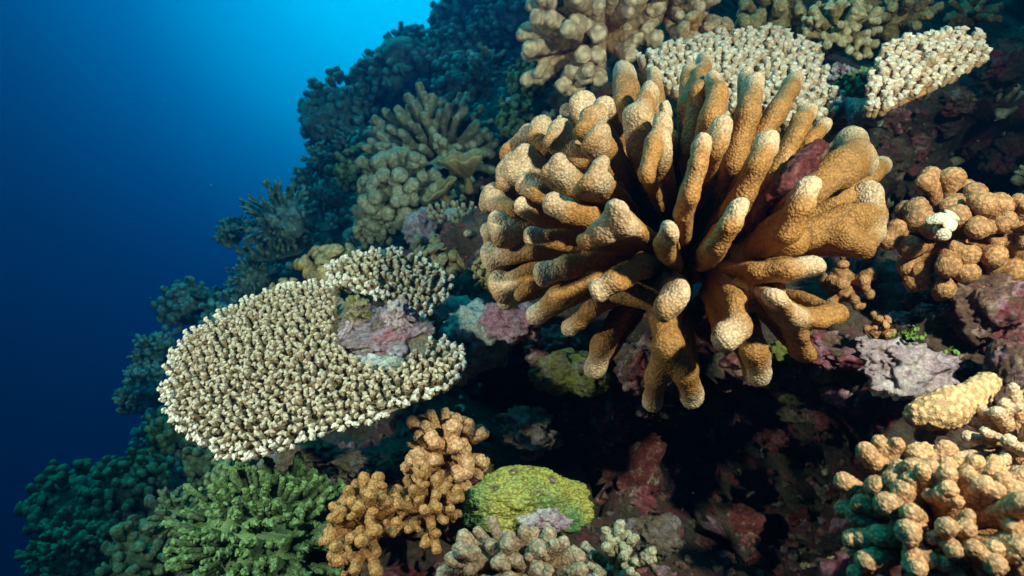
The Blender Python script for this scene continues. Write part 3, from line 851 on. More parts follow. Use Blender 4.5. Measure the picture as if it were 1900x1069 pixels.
table('table_coral', 'small pale table coral on a stalk beside the purple rock', (842, 400), 1.95, (-.15, -.25, .95),
      [(797, 400), (812, 388), (845, 382), (878, 388), (888, 400), (870, 412), (838, 416), (808, 412)], None, .022, .034, 'table', seed=8, nparts=120, vox=.11,
      stalk=[(842, 405, 1.95, .03), (848, 425, 1.97, .025), (850, 450, 2.0, .035)])
for k, (x, y, d, w, lb) in enumerate([(470, 500, 3.3, 44, 'dim thin plate coral beneath the larger far plate'), (655, 262, 4.0, 34, 'small pale plate coral under the bulging head'), (590, 420, 3.1, 36, 'dark thin plate coral beside the lobed mound'), (385, 545, 3.3, 34, 'dim small plate coral on the slope edge')]):
    table('table_coral', lb, (x, y), d, (-.12, -.22, .95), [(x + w * math.cos(a_) * (1 + .12 * math.sin(3 * a_ + k)), y + w * .26 * math.sin(a_)) for a_ in np.linspace(0, 6.283, 15)[:-1]], None, .05, .05, 'far', style='plain', vox=.13, seed=70 + k, nparts=100)
table('table_coral', 'thin plate coral jutting into blue water below the domed finger coral', (510, 466), 3.0, (-.1, -.2, .97),
      [(440, 465), (470, 458), (520, 462), (575, 446), (582, 452), (555, 470), (520, 480), (480, 485), (450, 476)], None, .045, .05, 'mid', style='plain', vox=.12, seed=9, nparts=120)

# ------------------------------------------------------------------ near colonies
def spray(name, label, px, py, d, mat, style, items, vox, part='branch', cat='coral', thick=1.0):
    """hand-placed branches: (tip px, tip py, tip depth, root px, root py, root depth, width px)"""
    c = at(px, py, d); t = thing(name, c, label, cat)
    ms = protos(style, mat, vox)
    r = random.Random(len(items) * 7 + int(px))
    for a in items:
        p1 = at(*a[:3]); p0 = at(*a[3:6]); v = p1 - p0; l = np.linalg.norm(v)
        w = a[6] / FPX * a[2] / .25 * thick
        ob(part, ms[r.randrange(len(ms))], t, trs(p0 - c, frame(v / l, r.uniform(0, 6.28)), (w, w, l)))
    return t


UPL = (-.35, -.6, .7)
colony('bushy_coral', 'bright green bushy coral of short dense tips at the bottom edge', 495, 1010, .98, 172, 300, 'acro', 'green', axis=(-.12, -.62, .78), spread=82, vis=0.26, thick=0.88, squash=0.55, wide=(1.12, 0.95), seed=11, vox=0.05, part='branchlet', bmat='green', bs=0.86)
colony('finger_coral', 'tan finger coral with green shaded side below the large table plate', 830, 850, 1.02, 98, 15, 'poci', 'tan', axis=(-0.15, -0.45, 0.85), spread=85, vis=0.82, thick=1.15, seed=12, vox=.022, squash=.9, bs=0.62)
colony('finger_coral', 'dark orange brown finger coral beside the green bushy coral', 680, 985, .90, 98, 18, 'poci', 'brown', axis=(-0.1, -0.45, 0.85), spread=88, vis=0.8, thick=1.1, seed=13, vox=.022, wide=(.8, 1.15), bs=0.62)
colony('finger_coral', 'orange brown finger coral beside the yellow green mound', 795, 955, .92, 82, 15, 'poci', 'brown', axis=(0.05, -0.45, 0.85), spread=85, vis=0.8, thick=1.1, seed=14, vox=.022, wide=(.85, 1.1), bs=0.62)
colony('finger_coral', 'greyish brown stubby finger coral at the bottom edge under the yellow mound', 960, 1075, .74, 120, 20, 'poci', 'grey', axis=(-.05, -.5, .85), spread=85, vis=0.8, thick=1.1, seed=15, vox=.022, wide=(1.35, .8), bs=0.62)
colony('finger_coral', 'blurred greenish grey finger coral low beside the dark cave mouth', 1140, 1060, .80, 80, 12, 'poci', 'mid', axis=(.0, -.5, .85), spread=80, vis=0.72, thick=1.3, seed=16, vox=.022, bs=0.62)
yel = blob('encrusting_coral', at(962, 935, .97), .095, 'yellow', 27, .020, .07, squash=(1.25, .95, .68), ndisp=(.018, .034), parts=9)
tag(yel, 'yellow green encrusting coral mound dotted with small dark pits', 'coral')
from mathutils.bvhtree import BVHTree


def hit(o, px, py):
    Mw = o.matrix_basis
    bv = BVHTree.FromPolygons([Mw @ v.co for v in o.data.vertices], [p.vertices[:] for p in o.data.polygons])
    d = Vector(at(px, py, 1.0)).normalized()
    p, nn, _, _ = bv.ray_cast(Vector((0, 0, 0)), d)
    return p, nn


def ring(name, p, nn, rad, mat, parent):
    th = np.linspace(0, 2 * np.pi, 15)[:-1]
    Cn = [[(np.array([math.cos(a) * .7, math.sin(a) * .7 * .8, 0]), .32), (np.array([math.cos(b_) * .7, math.sin(b_) * .7 * .8, 0]), .32)] for a, b_ in zip(th, np.roll(th, -1))]
    V, Q = sdf_mesh(Cn, .12, .05)
    V = V + normals(V, Q) * (fbm(V * 3, 3, 3) * .12)[:, None]
    me = make_mesh(name, V, Q, M[mat], {'tip': np.zeros(len(V)), 'nod': np.ones(len(V))})
    Mx = parent.matrix_basis.inverted() @ trs(p, frame(nn), (rad,) * 3)
    return ob(name, me, parent, Mx)


for x, y, rp in ((953, 877, 9), (1023, 890, 9), (920, 906, 6), (999, 915, 6), (985, 868, 6)):
    p_, n_ = hit(yel, x, y)
    if p_:
        ring('pit_rim', p_, n_, rp / FPX * .92, 'dead', yel)

colony('cauliflower_coral', 'large tan cauliflower coral in the lower corner nearest the camera', 1740, 990, .62, 190, 32, 'poci', 'tan', axis=(-0.3, -0.5, 0.8), spread=88, vis=0.8, thick=0.98, seed=31, vox=.022, wide=(1.05, .85), bs=0.62)
colony('cauliflower_coral', 'pale tan cauliflower coral above the corner colony at the frame edge', 1880, 830, .72, 110, 15, 'poci', 'pinktan', axis=(-0.4, -0.5, 0.75), spread=85, vis=0.8, thick=1.05, seed=32, vox=.022, bs=0.62)
cl = thing('club_coral', at(1760, 750, .78), 'single pale orange club shaped coral lying below the pink pitted rock', 'coral')
PXR = lambda x, y, d, r: (at(x, y, d), r / FPX * d)
V, Q = sdf_mesh([[PXR(1705, 768, .74, 24), PXR(1760, 752, .74, 33), PXR(1800, 738, .75, 27), PXR(1832, 712, .77, 21)], [PXR(1740, 768, .735, 26), PXR(1770, 775, .74, 20)]], .0018, .012)
N_ = normals(V, Q); nd = np.clip(1 - (worley(V / .0062, 5, .8) / .62) ** 2, 0, 1)
V = V + N_ * (nd * .002 + fbm(V * 60, 3, 4) * .0014)[:, None]
ob('club', make_mesh('club', V - at(1760, 750, .78), Q, M['peach'], {'tip': np.zeros(len(V)), 'nod': nd}), cl)
colony('cauliflower_coral', 'rusty brown cauliflower coral with rounded lobes against the dark wall', 1760, 450, 1.02, 128, 30, 'knob', 'rust', axis=(-.3, -.85, .4), spread=85, vis=0.6, thick=1.15, seed=33, vox=.03, wide=(1, 1.0), bs=0.8)
colony('cauliflower_coral', 'rusty coral clump at the frame edge beside the rounded rusty lobes', 1870, 430, .98, 75, 16, 'knob', 'rust', axis=(-.3, -.85, .4), spread=80, vis=0.6, thick=1.2, seed=34, vox=.03, bs=0.8)
colony('knob_coral', 'bleached cream coral knob among the rusty lobes', 1748, 425, .93, 40, 4, 'knob', 'pale', axis=(-.2, -.85, .5), spread=60, vis=0.75, thick=2.0, seed=35, vox=.03, bs=.7)
colony('knob_coral', 'small rusty knob coral tucked under the antler coral tips', 1565, 530, 1.08, 62, 12, 'knob', 'rust', axis=(-.1, -.9, .3), spread=80, vis=0.6, thick=1.1, seed=36, vox=.03)
colony('knob_coral', 'tiny rusty knob coral above the pink pitted rock', 1630, 610, .98, 34, 7, 'knob', 'rust', axis=(-.1, -.8, .5), spread=80, vis=.6, thick=1.4, seed=37, vox=.05)

# rocks on the near reef
for k, (x, y, d, rp, mt, lb, sq) in enumerate([
        (1430, 655, 1.18, 88, 'crimson', 'crimson and tan crusted ledge beneath the drooping antler fingers', (1.3, .8, .7)),
        (1290, 660, 1.22, 80, 'red', 'dark red ledge rock behind the forked antler finger', (1.2, .8, .8)),
        (1020, 650, 1.2, 62, 'crimson', 'crimson crusted rock right of the smooth pink rock', (1.1, .8, .8)),
        (950, 600, 1.11, 64, 'pink', 'smooth pink crusted rock between table plate and antler coral', (1.1, .8, .8)),
        (885, 612, 1.18, 74, 'teal', 'pale turquoise lit rock joining the table coral to the reef', (1.2, 1, 1.0)),
        (1690, 685, .92, 88, 'lilac', 'pale lilac rock with bored holes below the rusty knobs', (1.3, .8, .75)),
        (1560, 655, 1.04, 62, 'crimson', 'red crusted ledge rock under the antler coral fingers', (1.4, .8, .6)),
        (1180, 680, 1.12, 62, 'crimson', 'red and pink crusted rock between drooping antler fingers', (1, .8, 1.1)),
        (1060, 690, 1.14, 70, 'olive', 'yellow green crusted ledge rock below the antler coral', (1.2, .8, .8)),
        (1320, 590, 1.14, 55, 'red', 'dark red crusted rock deep between the antler fingers', (1, .8, 1.1)),
        (980, 800, 1.10, 62, 'dead', 'tan rubble covered rock above the yellow mound', (1.2, .8, .9)),
        (1830, 570, .98, 100, 'crimson', 'rough crimson crusted rock under the rusty lobes', (1, .8, .9)),
        (1880, 690, .90, 80, 'crimson', 'rough reddish brown rock at the frame edge', (.8, .8, 1.2)),
        (780, 425, 2.08, 48, 'lilac', 'purple crusted rock below the lobed coral', (1, .8, 1.1)),
        (905, 460, 1.70, 40, 'teal', 'pale rock knob behind the antler coral', (1, .8, 1.0)),
        (1560, 140, 1.45, 28, 'lilac', 'small mauve rock between the two white corals', (1, 1, .9)),
        (1580, 230, 1.30, 46, 'red', 'thin red crusted ledge beneath the white bracket coral', (1.7, .5, .35)),
        (1150, 880, 1.35, 90, 'red', 'dark red and brown cave wall rock', (1.1, .8, 1.1)),
        (1200, 1000, 1.1, 66, 'dead', 'speckled grey rock at the cave mouth', (1.2, .8, .8)),
        (1390, 960, 1.6, 80, 'pink', 'dim purple crusted rock inside the dark cave', (1.2, .8, .8)),
        (1015, 968, .90, 36, 'lilac', 'grey lilac crust overgrowing the lower edge of the yellow mound', (1.4, .8, .7)),
        (560, 850, 1.3, 60, 'dead', 'rubble rock in shade beneath the table plate', (1.3, .8, .7)),
        (860, 880, 1.02, 34, 'pink', 'small magenta rock wedged between brown fingers and mound', (1, .8, 1)),
        (660, 870, 1.15, 46, 'dead', 'mottled rock above the dark orange finger coral', (1.3, .8, .8))]):
    o = blob('coral_rock', at(x, y, d), rp / FPX * d, mt, 60 + k, .056, .19, squash=sq, parts=7); tag(o, lb, 'rock')

# ------------------------------------------------------------------ upper reef
colony('antler_coral', 'pinkish tan antler coral at the top edge beside open water', 1110, 70, 1.78, 150, 60, 'finger', 'pinktan', axis=(-.55, -.6, .45), spread=88, vis=0.75, thick=1.25, seed=41, vox=.035, wide=(.95, 1.0), part='branch', bs=0.35)
colony('antler_coral', 'pinkish tan antler coral clump at the top edge', 1235, 20, 1.75, 105, 26, 'finger', 'pinktan', axis=(-.2, -.75, .55), spread=85, vis=0.75, thick=1.25, seed=42, vox=.035, bs=0.35)
colony('knob_coral', 'tan knob coral behind the white table coral', 1300, 90, 1.62, 70, 18, 'knob', 'tan', axis=(-.2, -.6, .7), spread=85, vis=.5, thick=1.7, seed=43, vox=.05)
colony('knob_coral', 'brown knob coral above the white table coral rim', 1430, 50, 1.65, 75, 20, 'knob', 'midbrown', axis=(-.1, -.6, .7), spread=85, vis=.5, thick=1.6, seed=44, vox=.05)
colony('finger_coral', 'olive finger coral at the top edge', 1400, -5, 1.8, 80, 18, 'finger', 'midbrown', axis=(-.1, -.5, .8), spread=70, vis=.7, thick=1.3, seed=45, vox=.045)
colony('bushy_coral', 'creamy bushy coral between the white table and bracket corals', 1550, 70, 1.55, 78, 20, 'poci', 'cream', axis=(-.1, -.65, .7), spread=85, vis=0.6, thick=1.4, seed=46, vox=.05, bmat='midbrown', bs=0.62)
colony('finger_coral', 'olive brown finger coral above the white bracket coral', 1655, 45, 1.6, 82, 18, 'finger', 'midbrown', axis=(0, -.55, .8), spread=75, vis=.65, thick=1.6, seed=47, vox=.045)
colony('finger_coral', 'dim tan finger coral near the dark upper corner', 1790, 30, 1.7, 60, 12, 'finger', 'midbrown', axis=(.3, -.6, .6), spread=75, vis=.7, thick=1.5, seed=48, vox=.05)
colony('bushy_coral', 'shaded green bushy coral below the purple stone', 1590, 165, 1.42, 42, 18, 'poci', 'midgreen', axis=(-.2, -.6, .7), spread=85, vis=.5, thick=1.5, seed=49, vox=.06)
for k, (x, y, d, rp, lb) in enumerate([(1860, 120, 1.6, 60, 'dark wall rock right of the bracket coral'), (1780, 250, 2.2, 70, 'dark wall rock under the bracket coral'), (1880, 280, 1.7, 50, 'dark wall rock at the frame edge above the rusty coral'),
                                       (1700, 310, 1.8, 60, 'dark crimson spotted wall rock beside the antler coral')]):
    o = blob('coral_rock', at(x, y, d), rp / FPX * d, 'reef', 90 + k, .05, .25, parts=6); tag(o, lb, 'rock')

# ------------------------------------------------------------------ middle distance
colony('finger_coral', 'big spreading grey green finger coral in the middle distance', 815, 300, 2.55, 138, 84, 'finger', 'mid', axis=(-.1, -.55, .85), spread=78, vis=.72, thick=0.8, seed=51, vox=.05, wide=(1.0, .8), part='finger')
colony('lobe_coral', 'olive brown lobed coral mound below the spreading finger coral', 745, 365, 2.3, 92, 72, 'knob', 'mid', axis=(-.35, -.65, .65), spread=95, vis=.42, thick=1.45, seed=52, vox=.07, part='lobe')
colony('lobe_coral', 'small round green lobed coral left of the brown lobed mound', 668, 318, 2.7, 50, 60, 'knob', 'midgreen', axis=(-.3, -.6, .7), spread=95, vis=.35, thick=1.4, seed=53, vox=.09, part='lobe')
colony('knob_coral', 'brown green knob coral just behind the smaller table tier', 830, 505, 1.62, 78, 60, 'knob', 'midbrown', axis=(-.2, -.5, .8), spread=95, vis=.36, thick=1.8, seed=54, vox=.07, wide=(1.35, .9), squash=.7, part='lobe')
colony('knob_coral', 'row of round olive knobs along the back of the large table plate', 620, 505, 1.65, 62, 36, 'knob', 'midbrown', axis=(-.3, -.4, .85), spread=95, vis=0.5, thick=1.9, seed=55, vox=.06, wide=(1.3, .9), squash=.8, part='lobe')
colony('knob_coral', 'few olive knobs at the left end of the plate\'s back rim', 535, 545, 1.55, 36, 16, 'knob', 'midbrown', axis=(-.3, -.4, .85), spread=95, vis=.45, thick=1.9, seed=56, vox=.06, wide=(1.3, .9), part='lobe')
colony('knob_coral', 'green brown knobs peeking out at the antler coral\'s lower left edge', 912, 510, 1.30, 40, 22, 'knob', 'midbrown', axis=(-.5, -.5, .7), spread=95, vis=.4, thick=1.7, seed=57, vox=.06, part='lobe')
colony('bushy_coral', 'tiny green bushy coral above the lettuce coral', 968, 195, 2.3, 24, 26, 'poci', 'midgreen', axis=(-.2, -.4, .85), spread=90, vis=.5, thick=.7, seed=58, vox=.09)
colony('lettuce_coral', 'bright green ruffled lettuce coral left of the antler coral', 960, 225, 2.3, 44, 30, 'lobe', 'midgreen', axis=(-.4, -.55, .7), spread=95, vis=.45, thick=1.5, seed=59, vox=.07, part='ruffle')
colony('lobe_coral', 'teal lobed coral under the pinkish antler coral', 985, 150, 2.35, 48, 46, 'knob', 'midgreen', axis=(-.5, -.5, .6), spread=95, vis=.35, thick=1.5, seed=60, vox=.08, part='lobe')
colony('knob_coral', 'dim olive knobs beside the small stalked table coral', 880, 430, 1.85, 42, 26, 'knob', 'midbrown', axis=(-.3, -.5, .8), spread=95, vis=.4, thick=1.6, seed=61, vox=.08, part='lobe')
colony('lobe_coral', 'shaded lobed coral at the foot of the brown lobed mound', 700, 425, 2.3, 46, 40, 'knob', 'mid', axis=(-.4, -.6, .7), spread=95, vis=.4, thick=1.5, seed=62, vox=.09, part='lobe')


def cup(name, label, px, py, d, rpx, axis, mat, seed, arc=(0, 6.2832), depth=.45, wav=.12):
    """thin wavy cup or plate with a turned rim"""
    c = at(px, py, d); L = rpx / FPX * d; t = thing(name, c, label, 'coral')
    A = np.array(frame(axis)); nu, nv = 72, 16
    u = np.linspace(arc[0], arc[1], nu); v = np.linspace(.12, 1, nv)
    Uu, Vv = np.meshgrid(u, v, indexing='ij')
    rr = Vv * (1 + wav * np.sin(3 * Uu + seed) * Vv + .06 * np.sin(8 * Uu) * Vv)
    z = depth * Vv ** 1.6 + .07 * np.sin(6 * Uu + seed) * Vv ** 2
    top = np.stack([rr * np.cos(Uu), rr * np.sin(Uu), z], -1).reshape(-1, 3)
    bot = top - np.array([0, 0, .07])
    V = np.concatenate([top, bot]); V = V + np.stack([fbm(V * 6, 3, seed + k) * .02 for k in range(3)], 1)
    n = nu * nv; I = np.arange(n).reshape(nu, nv)
    q1 = np.stack([I[:-1, :-1], I[1:, :-1], I[1:, 1:], I[:-1, 1:]], -1).reshape(-1, 4)
    rim = np.stack([I[:-1, -1], I[1:, -1], I[1:, -1] + n, I[:-1, -1] + n], -1)
    Q = np.concatenate([q1, q1[:, ::-1] + n, rim])
    tp = np.concatenate([Vv.ravel(), Vv.ravel()]) ** 3
    ob('cup', make_mesh('cup', (V * L) @ A.T, Q, M[mat], {'tip': tp, 'nod': .6 + .4 * vnoise(V * 14, seed)}), t)
    Cn = [[(np.zeros(3), .16), (np.array([0, 0, -.6]), .22)]]
    V, Q = sdf_mesh(Cn, .06, .05)
    ob('stalk', make_mesh('stalk', (V * L) @ A.T, Q, M[mat], {'tip': np.zeros(len(V)), 'nod': np.full(len(V), .6)}), t)
    return t


cup('cup_coral', 'dark green cup coral with pale turned rim in the middle distance', 866, 328, 2.2, 42, (-.15, -.12, .97), 'midbrown', 2, depth=.95)
cup('cup_coral', 'pale wavy plate coral perched above the dark green cup coral', 838, 305, 2.3, 36, (-.1, -.3, .9), 'mid', 4, depth=.2, wav=.2)
cup('cup_coral', 'green ear shaped plate coral beside the brown lobed mound', 822, 362, 2.15, 32, (-.5, -.25, .8), 'midbrown', 5, depth=.6, wav=.2)
bc = blob('brain_coral', at(616, 318, 3.1), .048, 'mid', 63, .06, .05, ndisp=(.03, .12), parts=2, squash=(1.1, 1, .9)); tag(bc, 'small smooth round coral head at the water\'s edge', 'coral')

# ------------------------------------------------------------------ far reef
FAR = [('finger_coral', 'domed blue green finger coral above the thin plate coral', 525, 415, 3.1, 78, 90, 'finger', .42, .7, 8),
       ('bushy_coral', 'small dark bush coral poking out left of the domed finger coral', 435, 432, 3.3, 34, 40, 'poci', .5, .8, 7),
       ('finger_coral', 'dim finger coral cluster below the thin plate coral', 465, 520, 3.0, 46, 60, 'finger', .5, .6, 8),
       ('knob_coral', 'dim round knob colony below the small cluster on the slope edge', 350, 572, 3.4, 56, 60, 'knob', .35, .8, 8),
       ('knob_coral', 'dark knob colony between slope edge and large table plate', 420, 590, 3.0, 50, 50, 'knob', .35, .8, 8),
       ('bushy_coral', 'dark blue bush coral on the slope edge left of the table plate', 295, 660, 3.2, 48, 50, 'poci', .45, .8, 7),
       ('bushy_coral', 'nearly black bush coral low on the slope edge', 270, 725, 3.0, 52, 50, 'poci', .45, .8, 7),
       ('knob_coral', 'dark knob colony under the table plate rim', 345, 800, 2.5, 70, 70, 'knob', .35, .8, 8),
       ('finger_coral', 'fan of dark fingers behind the domed finger coral', 600, 365, 3.3, 48, 50, 'finger', .5, .6, 8),
       ('boulder_coral', 'big bulging knob covered coral head against the blue water', 650, 225, 4.3, 92, 150, 'knob', .22, .8, 9),
       ('boulder_coral', 'ridge of knobby coral behind the spreading finger coral', 745, 165, 4.2, 92, 150, 'knob', .22, .8, 9),
       ('boulder_coral', 'hazy knobby coral ridge near the skyline of the reef', 800, 120, 5.0, 70, 110, 'knob', .25, .8, 9),
       ('boulder_coral', 'distant hazy coral hump under the bright surface light', 760, 100, 6.0, 55, 90, 'knob', .25, .8, 9),
       ('boulder_coral', 'large hazy coral tower reaching the top edge', 890, 50, 5.2, 95, 150, 'knob', .22, .8, 9),
       ('boulder_coral', 'dark blue coral mass at the top edge beside the pinkish antler coral', 960, 40, 4.6, 85, 130, 'knob', .22, .8, 9),
       ('lobe_coral', 'teal lobed coral row on the ridge beside the lettuce coral', 865, 155, 3.3, 62, 70, 'knob', .4, .8, 8),
       ('finger_coral', 'teal finger coral with curved horns on the ridge', 900, 135, 3.2, 52, 22, 'finger', .65, .7, 7),
       ('lobe_coral', 'shadowed lobes under the bulging coral head', 690, 270, 3.6, 50, 60, 'knob', .35, .8, 9),
       ('bushy_coral', 'tiny pale plate like bush at the foot of the bulging head', 640, 260, 3.6, 24, 30, 'poci', .5, .7, 9),
       ('finger_coral', 'small finger dome on the skyline ridge of the far reef', 700, 130, 4.6, 40, 50, 'finger', .5, .6, 8),
       ('finger_coral', 'finger dome halfway up the far reef skyline', 600, 190, 4.4, 36, 50, 'finger', .5, .6, 8),
       ('lobe_coral', 'broad teal lobes under the far coral tower', 850, 100, 4.6, 56, 70, 'lobe', .4, .7, 8),
       ('bushy_coral', 'dark bush below the bulging coral head', 600, 300, 3.8, 36, 40, 'poci', .45, .8, 8),
       ('knob_coral', 'dim knob mound at the base of the far wall', 575, 340, 3.9, 40, 40, 'knob', .35, .8, 9),
       ('lobe_coral', 'teal boulder lobes in the lowest corner', 150, 950, 2.4, 92, 120, 'knob', .28, .9, 7),
       ('lobe_coral', 'teal rounded lobes above the lowest corner', 250, 920, 2.2, 82, 110, 'knob', .28, .9, 7),
       ('bushy_coral', 'teal knobbly bush coral at the bottom edge in deep water', 150, 1040, 2.0, 92, 110, 'poci', .35, .7, 7),
       ('knob_coral', 'teal knob coral at the bottom edge next to green bushy coral', 270, 1030, 1.7, 74, 60, 'knob', .4, .8, 6),
       ('finger_coral', 'pale teal stubby fingers left of the green bushy coral', 335, 960, 1.5, 60, 36, 'finger', .6, .8, 6),
       ('knob_coral', 'dim brown knobs between table plate and green bushy coral', 430, 885, 1.4, 48, 30, 'knob', .45, .8, 6),
       ('knob_coral', 'dark knob colony in the gap under the table plate rim', 400, 850, 1.9, 60, 50, 'knob', .35, .8, 7)]
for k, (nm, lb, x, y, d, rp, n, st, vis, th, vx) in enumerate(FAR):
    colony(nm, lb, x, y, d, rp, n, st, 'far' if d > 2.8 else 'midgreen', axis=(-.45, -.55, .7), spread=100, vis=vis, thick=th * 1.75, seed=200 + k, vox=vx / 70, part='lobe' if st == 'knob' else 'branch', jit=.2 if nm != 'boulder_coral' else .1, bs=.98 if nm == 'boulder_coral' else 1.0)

# crusted rocks lodged on the ledge, on the lit wall and in the cave
TBV = BVHTree.FromPolygons([Vector(v) for v in TP[::1]], TQ.tolist())


def reef_hit(px, py):
    h = TBV.ray_cast(Vector((0, 0, 0)), Vector(at(px, py, 1.0)).normalized())
    return np.array(h[0]) if h[0] else None


rr_ = random.Random(5)
COLW = {'red': 'dark red', 'crimson': 'crimson and tan', 'reef': 'blackish brown', 'dead': 'greyish brown', 'pink': 'pink', 'olive': 'olive', 'lilac': 'pale mauve'}
NTH = ['leftmost', 'second', 'third', 'fourth', 'fifth', 'sixth', 'seventh', 'eighth', 'ninth', 'tenth']
for lab, grp, n_, x0, x1, y0, y1, r0, r1, mats_ in (
        ('in the dark cave below the antler coral', 'rocks in the dark cave', 18, 1060, 1560, 760, 1050, 22, 52, ('red', 'crimson', 'reef', 'dead')),
        ('on the ledge under the antler coral', 'rocks on the ledge under the antler coral', 16, 980, 1560, 600, 740, 18, 38, ('crimson', 'pink', 'crimson', 'olive')),
        ('on the lit wall under the rusty lobes', 'rocks on the lit wall', 16, 1590, 1890, 520, 780, 18, 40, ('crimson', 'lilac', 'crimson', 'dead')),
        ('on the shaded wall above the rusty lobes', 'rocks on the shaded wall', 10, 1640, 1890, 190, 330, 20, 44, ('reef', 'crimson', 'reef')),
        ('between the low corals under the table plate', 'rocks between the low corals', 12, 560, 1160, 780, 900, 16, 34, ('dead', 'crimson', 'olive', 'reef'))):
    pool = []; made = []
    for i in range(n_):
        x, y = rr_.uniform(x0, x1), rr_.uniform(y0, y1); p = reef_hit(x, y)
        if p is None:
            continue
        rad = rr_.uniform(r0, r1) / FPX * (p @ F_)
        mt = mats_[i % len(mats_)]
        rot = Matrix.Rotation(rr_.uniform(0, 6.28), 3, 'Z') @ Matrix.Rotation(rr_.uniform(-.6, .6), 3, 'X')
        if i < 8:
            o = blob('coral_rock', p, rad, mt, 300 + i + int(x0), .078, .24, squash=(1.2, .9, .8), parts=7, rot=rot); pool.append((o, mt))
        else:
            src_, mt = pool[i % len(pool)]; o = ob('coral_rock', src_.data, None, trs(p, rot, (rad, rad * rr_.uniform(.7, 1.1), rad * rr_.uniform(.7, 1.1))))
        made.append((mt, x, o))
    for mt in set(m_ for m_, _, _ in made):
        row_ = sorted((x, k_) for k_, (m_, x, _) in enumerate(made) if m_ == mt)
        for j_, (x, k_) in enumerate(row_):
            tag(made[k_][2], (f'{NTH[j_]} {COLW[mt]} rock from the left ' if j_ else f'leftmost {COLW[mt]} rock ') + lab, 'rock', grp)
for lb, x, y, n_ in (('muted green leafy algae tuft beside the pitted rock', 1695, 622, 22), ('small green algae tuft at the corner of the pitted rock', 1765, 660, 9)):
    p = reef_hit(x, y); p = at(x, y, min(p @ F_, .93) - .02)
    t = thing('algae_tuft', p, lb, 'algae')
    me = None
    for i in range(n_):
        if me is None:
            th = np.linspace(0, 6.283, 9)[:-1]; V = np.concatenate([[(0, 0, 0)], np.stack([np.cos(th) * .8, .9 + np.sin(th) * .9, .25 * np.cos(th) ** 2], 1)])
            V = np.concatenate([V, V - np.array([0, 0, .12])]); Q = np.array([(0, 1 + j, 1 + (j + 1) % 8) for j in range(8)] + [(9, 10 + (j + 1) % 8, 10 + j) for j in range(8)])
            if 'leaf' not in M:
                M['leaf'] = coral_mat('algae_leaf', (.10, .17, .025), (.10, .17, .025), 1, 1, fine=300)
            me = make_mesh('leaf', V, Q, M['leaf'], {'tip': np.zeros(len(V)), 'nod': np.ones(len(V))})
        off = np.array([rr_.gauss(0, .010), rr_.gauss(0, .008), rr_.gauss(0, .006)]); sc_ = rr_.uniform(.0025, .0045)
        ob('leaf', me, t, trs(off, frame((rr_.gauss(0, .6), -.8 + rr_.gauss(0, .4), .6), rr_.uniform(0, 6.28)), (sc_,) * 3))

# ------------------------------------------------------------------ small growth on the slope, too fine and crowded to count
TN = -normals(TP, TQ)
TN *= np.sign(-(TN @ NV))[:, None]


def scatter(name, label, meshes, mat, n, dmin, dmax, size, seed, sink=.2, clump=None):
    rg = np.random.default_rng(seed)
    px = (TP @ R_) / (TP @ F_) * FPX + W0 / 2; py = -(TP @ U_) / (TP @ F_) * FPX + H0 / 2
    ok = (TP @ F_ > dmin) & (TP @ F_ < dmax) & (px > -80) & (px < W0 + 80) & (py > -80) & (py < H0 + 80)
    if clump:
        ok &= fbm(TP * clump[0], 2, seed) > clump[1]
    ix = np.nonzero(ok)[0]; zz = TP[ix] @ F_
    e1 = np.gradient(TP.reshape(ns, nt, 3), axis=0).reshape(-1, 3)[ix]; e2 = np.gradient(TP.reshape(ns, nt, 3), axis=1).reshape(-1, 3)[ix]
    ar = np.linalg.norm(np.cross(e1, e2), axis=1) / zz ** 1.3
    pick = rg.choice(ix, n, p=ar / ar.sum())
    cache = []
    for m in meshes:
        v = np.empty(len(m.vertices) * 3, np.float32); m.vertices.foreach_get('co', v)
        q = np.empty(len(m.polygons) * 4, np.int32); m.loops.foreach_get('vertex_index', q)
        cache.append((v.reshape(-1, 3), q.reshape(-1, 4), [np.array([x.value for x in m.attributes[k].data], np.float32) for k in ('tip', 'nod')]))
    Vs, Qs, A1, A2, off = [], [], [], [], 0
    for i in pick:
        v, q, (a1, a2) = cache[rg.integers(len(cache))]
        d = TN[i] + rg.normal(0, .35, 3) + np.array([0, 0, .4])
        sc = rg.uniform(*size) * rg.uniform(.6, 1.0)
        Rm = np.array(frame(d, rg.uniform(0, 6.28)))
        Vs.append((v - np.array([0, 0, sink])) * sc @ Rm.T + TP[i]); Qs.append(q + off); A1.append(a1); A2.append(a2); off += len(v)
    o = stuff(ob(name, make_mesh(name, np.concatenate(Vs), np.concatenate(Qs), mat, {'tip': np.concatenate(A1), 'nod': np.concatenate(A2)})))
    o['label'] = label
    return o


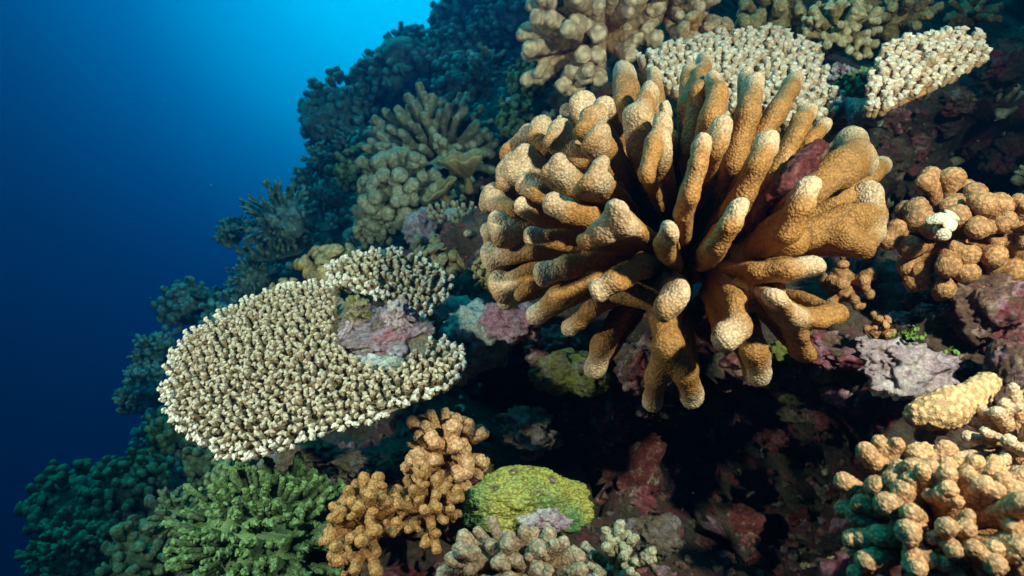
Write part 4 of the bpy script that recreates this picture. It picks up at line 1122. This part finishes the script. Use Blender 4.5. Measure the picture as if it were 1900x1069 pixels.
def lumps(n, vox=.23):
    out = []
    for i in range(n):
        r = random.Random(900 + i)
        Cn = [[(np.array([r.uniform(-.4, .4), r.uniform(-.4, .4), r.uniform(-.1, .3)]), r.uniform(.25, .45)), (np.array([r.uniform(-.4, .4), r.uniform(-.4, .4), r.uniform(0, .5)]), r.uniform(.2, .35))] for _ in range(3)]
        V, Q = sdf_mesh(Cn, vox, .12)
        V = V + normals(V, Q) * (fbm(V * 3.5, 4, i, .6) * .2)[:, None]
        out.append(make_mesh('lump', V, Q, None, {'tip': np.clip(V[:, 2], 0, 1), 'nod': np.full(len(V), .8)}))
    return out


LM = lumps(6)
scatter('pink_crust_growth', 'fine crimson and tan crusts scattered on the near reef rock', LM, M['crimson'], 480, .5, 2.2, (.01, .045), 1, clump=(5, .05))
scatter('rubble_growth', 'fine broken tan rubble scattered on the near reef rock', LM, M['dead'], 600, .5, 2.6, (.006, .022), 2, clump=(4, .0))
scatter('red_crust_growth', 'fine dark red crusts scattered on the near reef rock', LM, M['red'], 480, .5, 2.2, (.008, .035), 3, clump=(6, .0))
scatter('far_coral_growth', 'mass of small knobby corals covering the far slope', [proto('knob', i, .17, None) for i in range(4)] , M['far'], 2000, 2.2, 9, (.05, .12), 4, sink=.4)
scatter('mid_coral_growth', 'mass of small knobby corals between the larger colonies', [proto('knob', i, .13, None) for i in range(4)] + [proto('poci', i, .13, None) for i in range(3)], M['mid'], 700, 1.5, 3.2, (.025, .07), 5, sink=.1, clump=(3, .05))

# drifting specks in the water
rg = np.random.default_rng(8)
ic = np.array([(0, 0, 1), (1, 0, 0), (0, 1, 0), (-1, 0, 0), (0, -1, 0), (0, 0, -1)], float)
it = np.array([(0, 1, 2), (0, 2, 3), (0, 3, 4), (0, 4, 1), (5, 2, 1), (5, 3, 2), (5, 4, 3), (5, 1, 4)])
Vs, Qs = [], []
for k in range(220):
    d = rg.uniform(.45, 3.2)
    Vs.append(ic * rg.uniform(.0002, .0004) * d ** .7 + at(rg.uniform(-300, 2200), rg.uniform(-200, 1300), d)); Qs.append(it + 6 * k)
M['speck'] = bpy.data.materials.new('speck'); M['speck'].use_nodes = True
M['speck'].node_tree.nodes['Principled BSDF'].inputs['Base Color'].default_value = (.6, .62, .6, 1)
sp_ = stuff(ob('plankton', make_mesh('plankton', np.concatenate(Vs), np.concatenate(Qs), M['speck'])))
sp_['label'] = 'tiny pale specks drifting in the water'
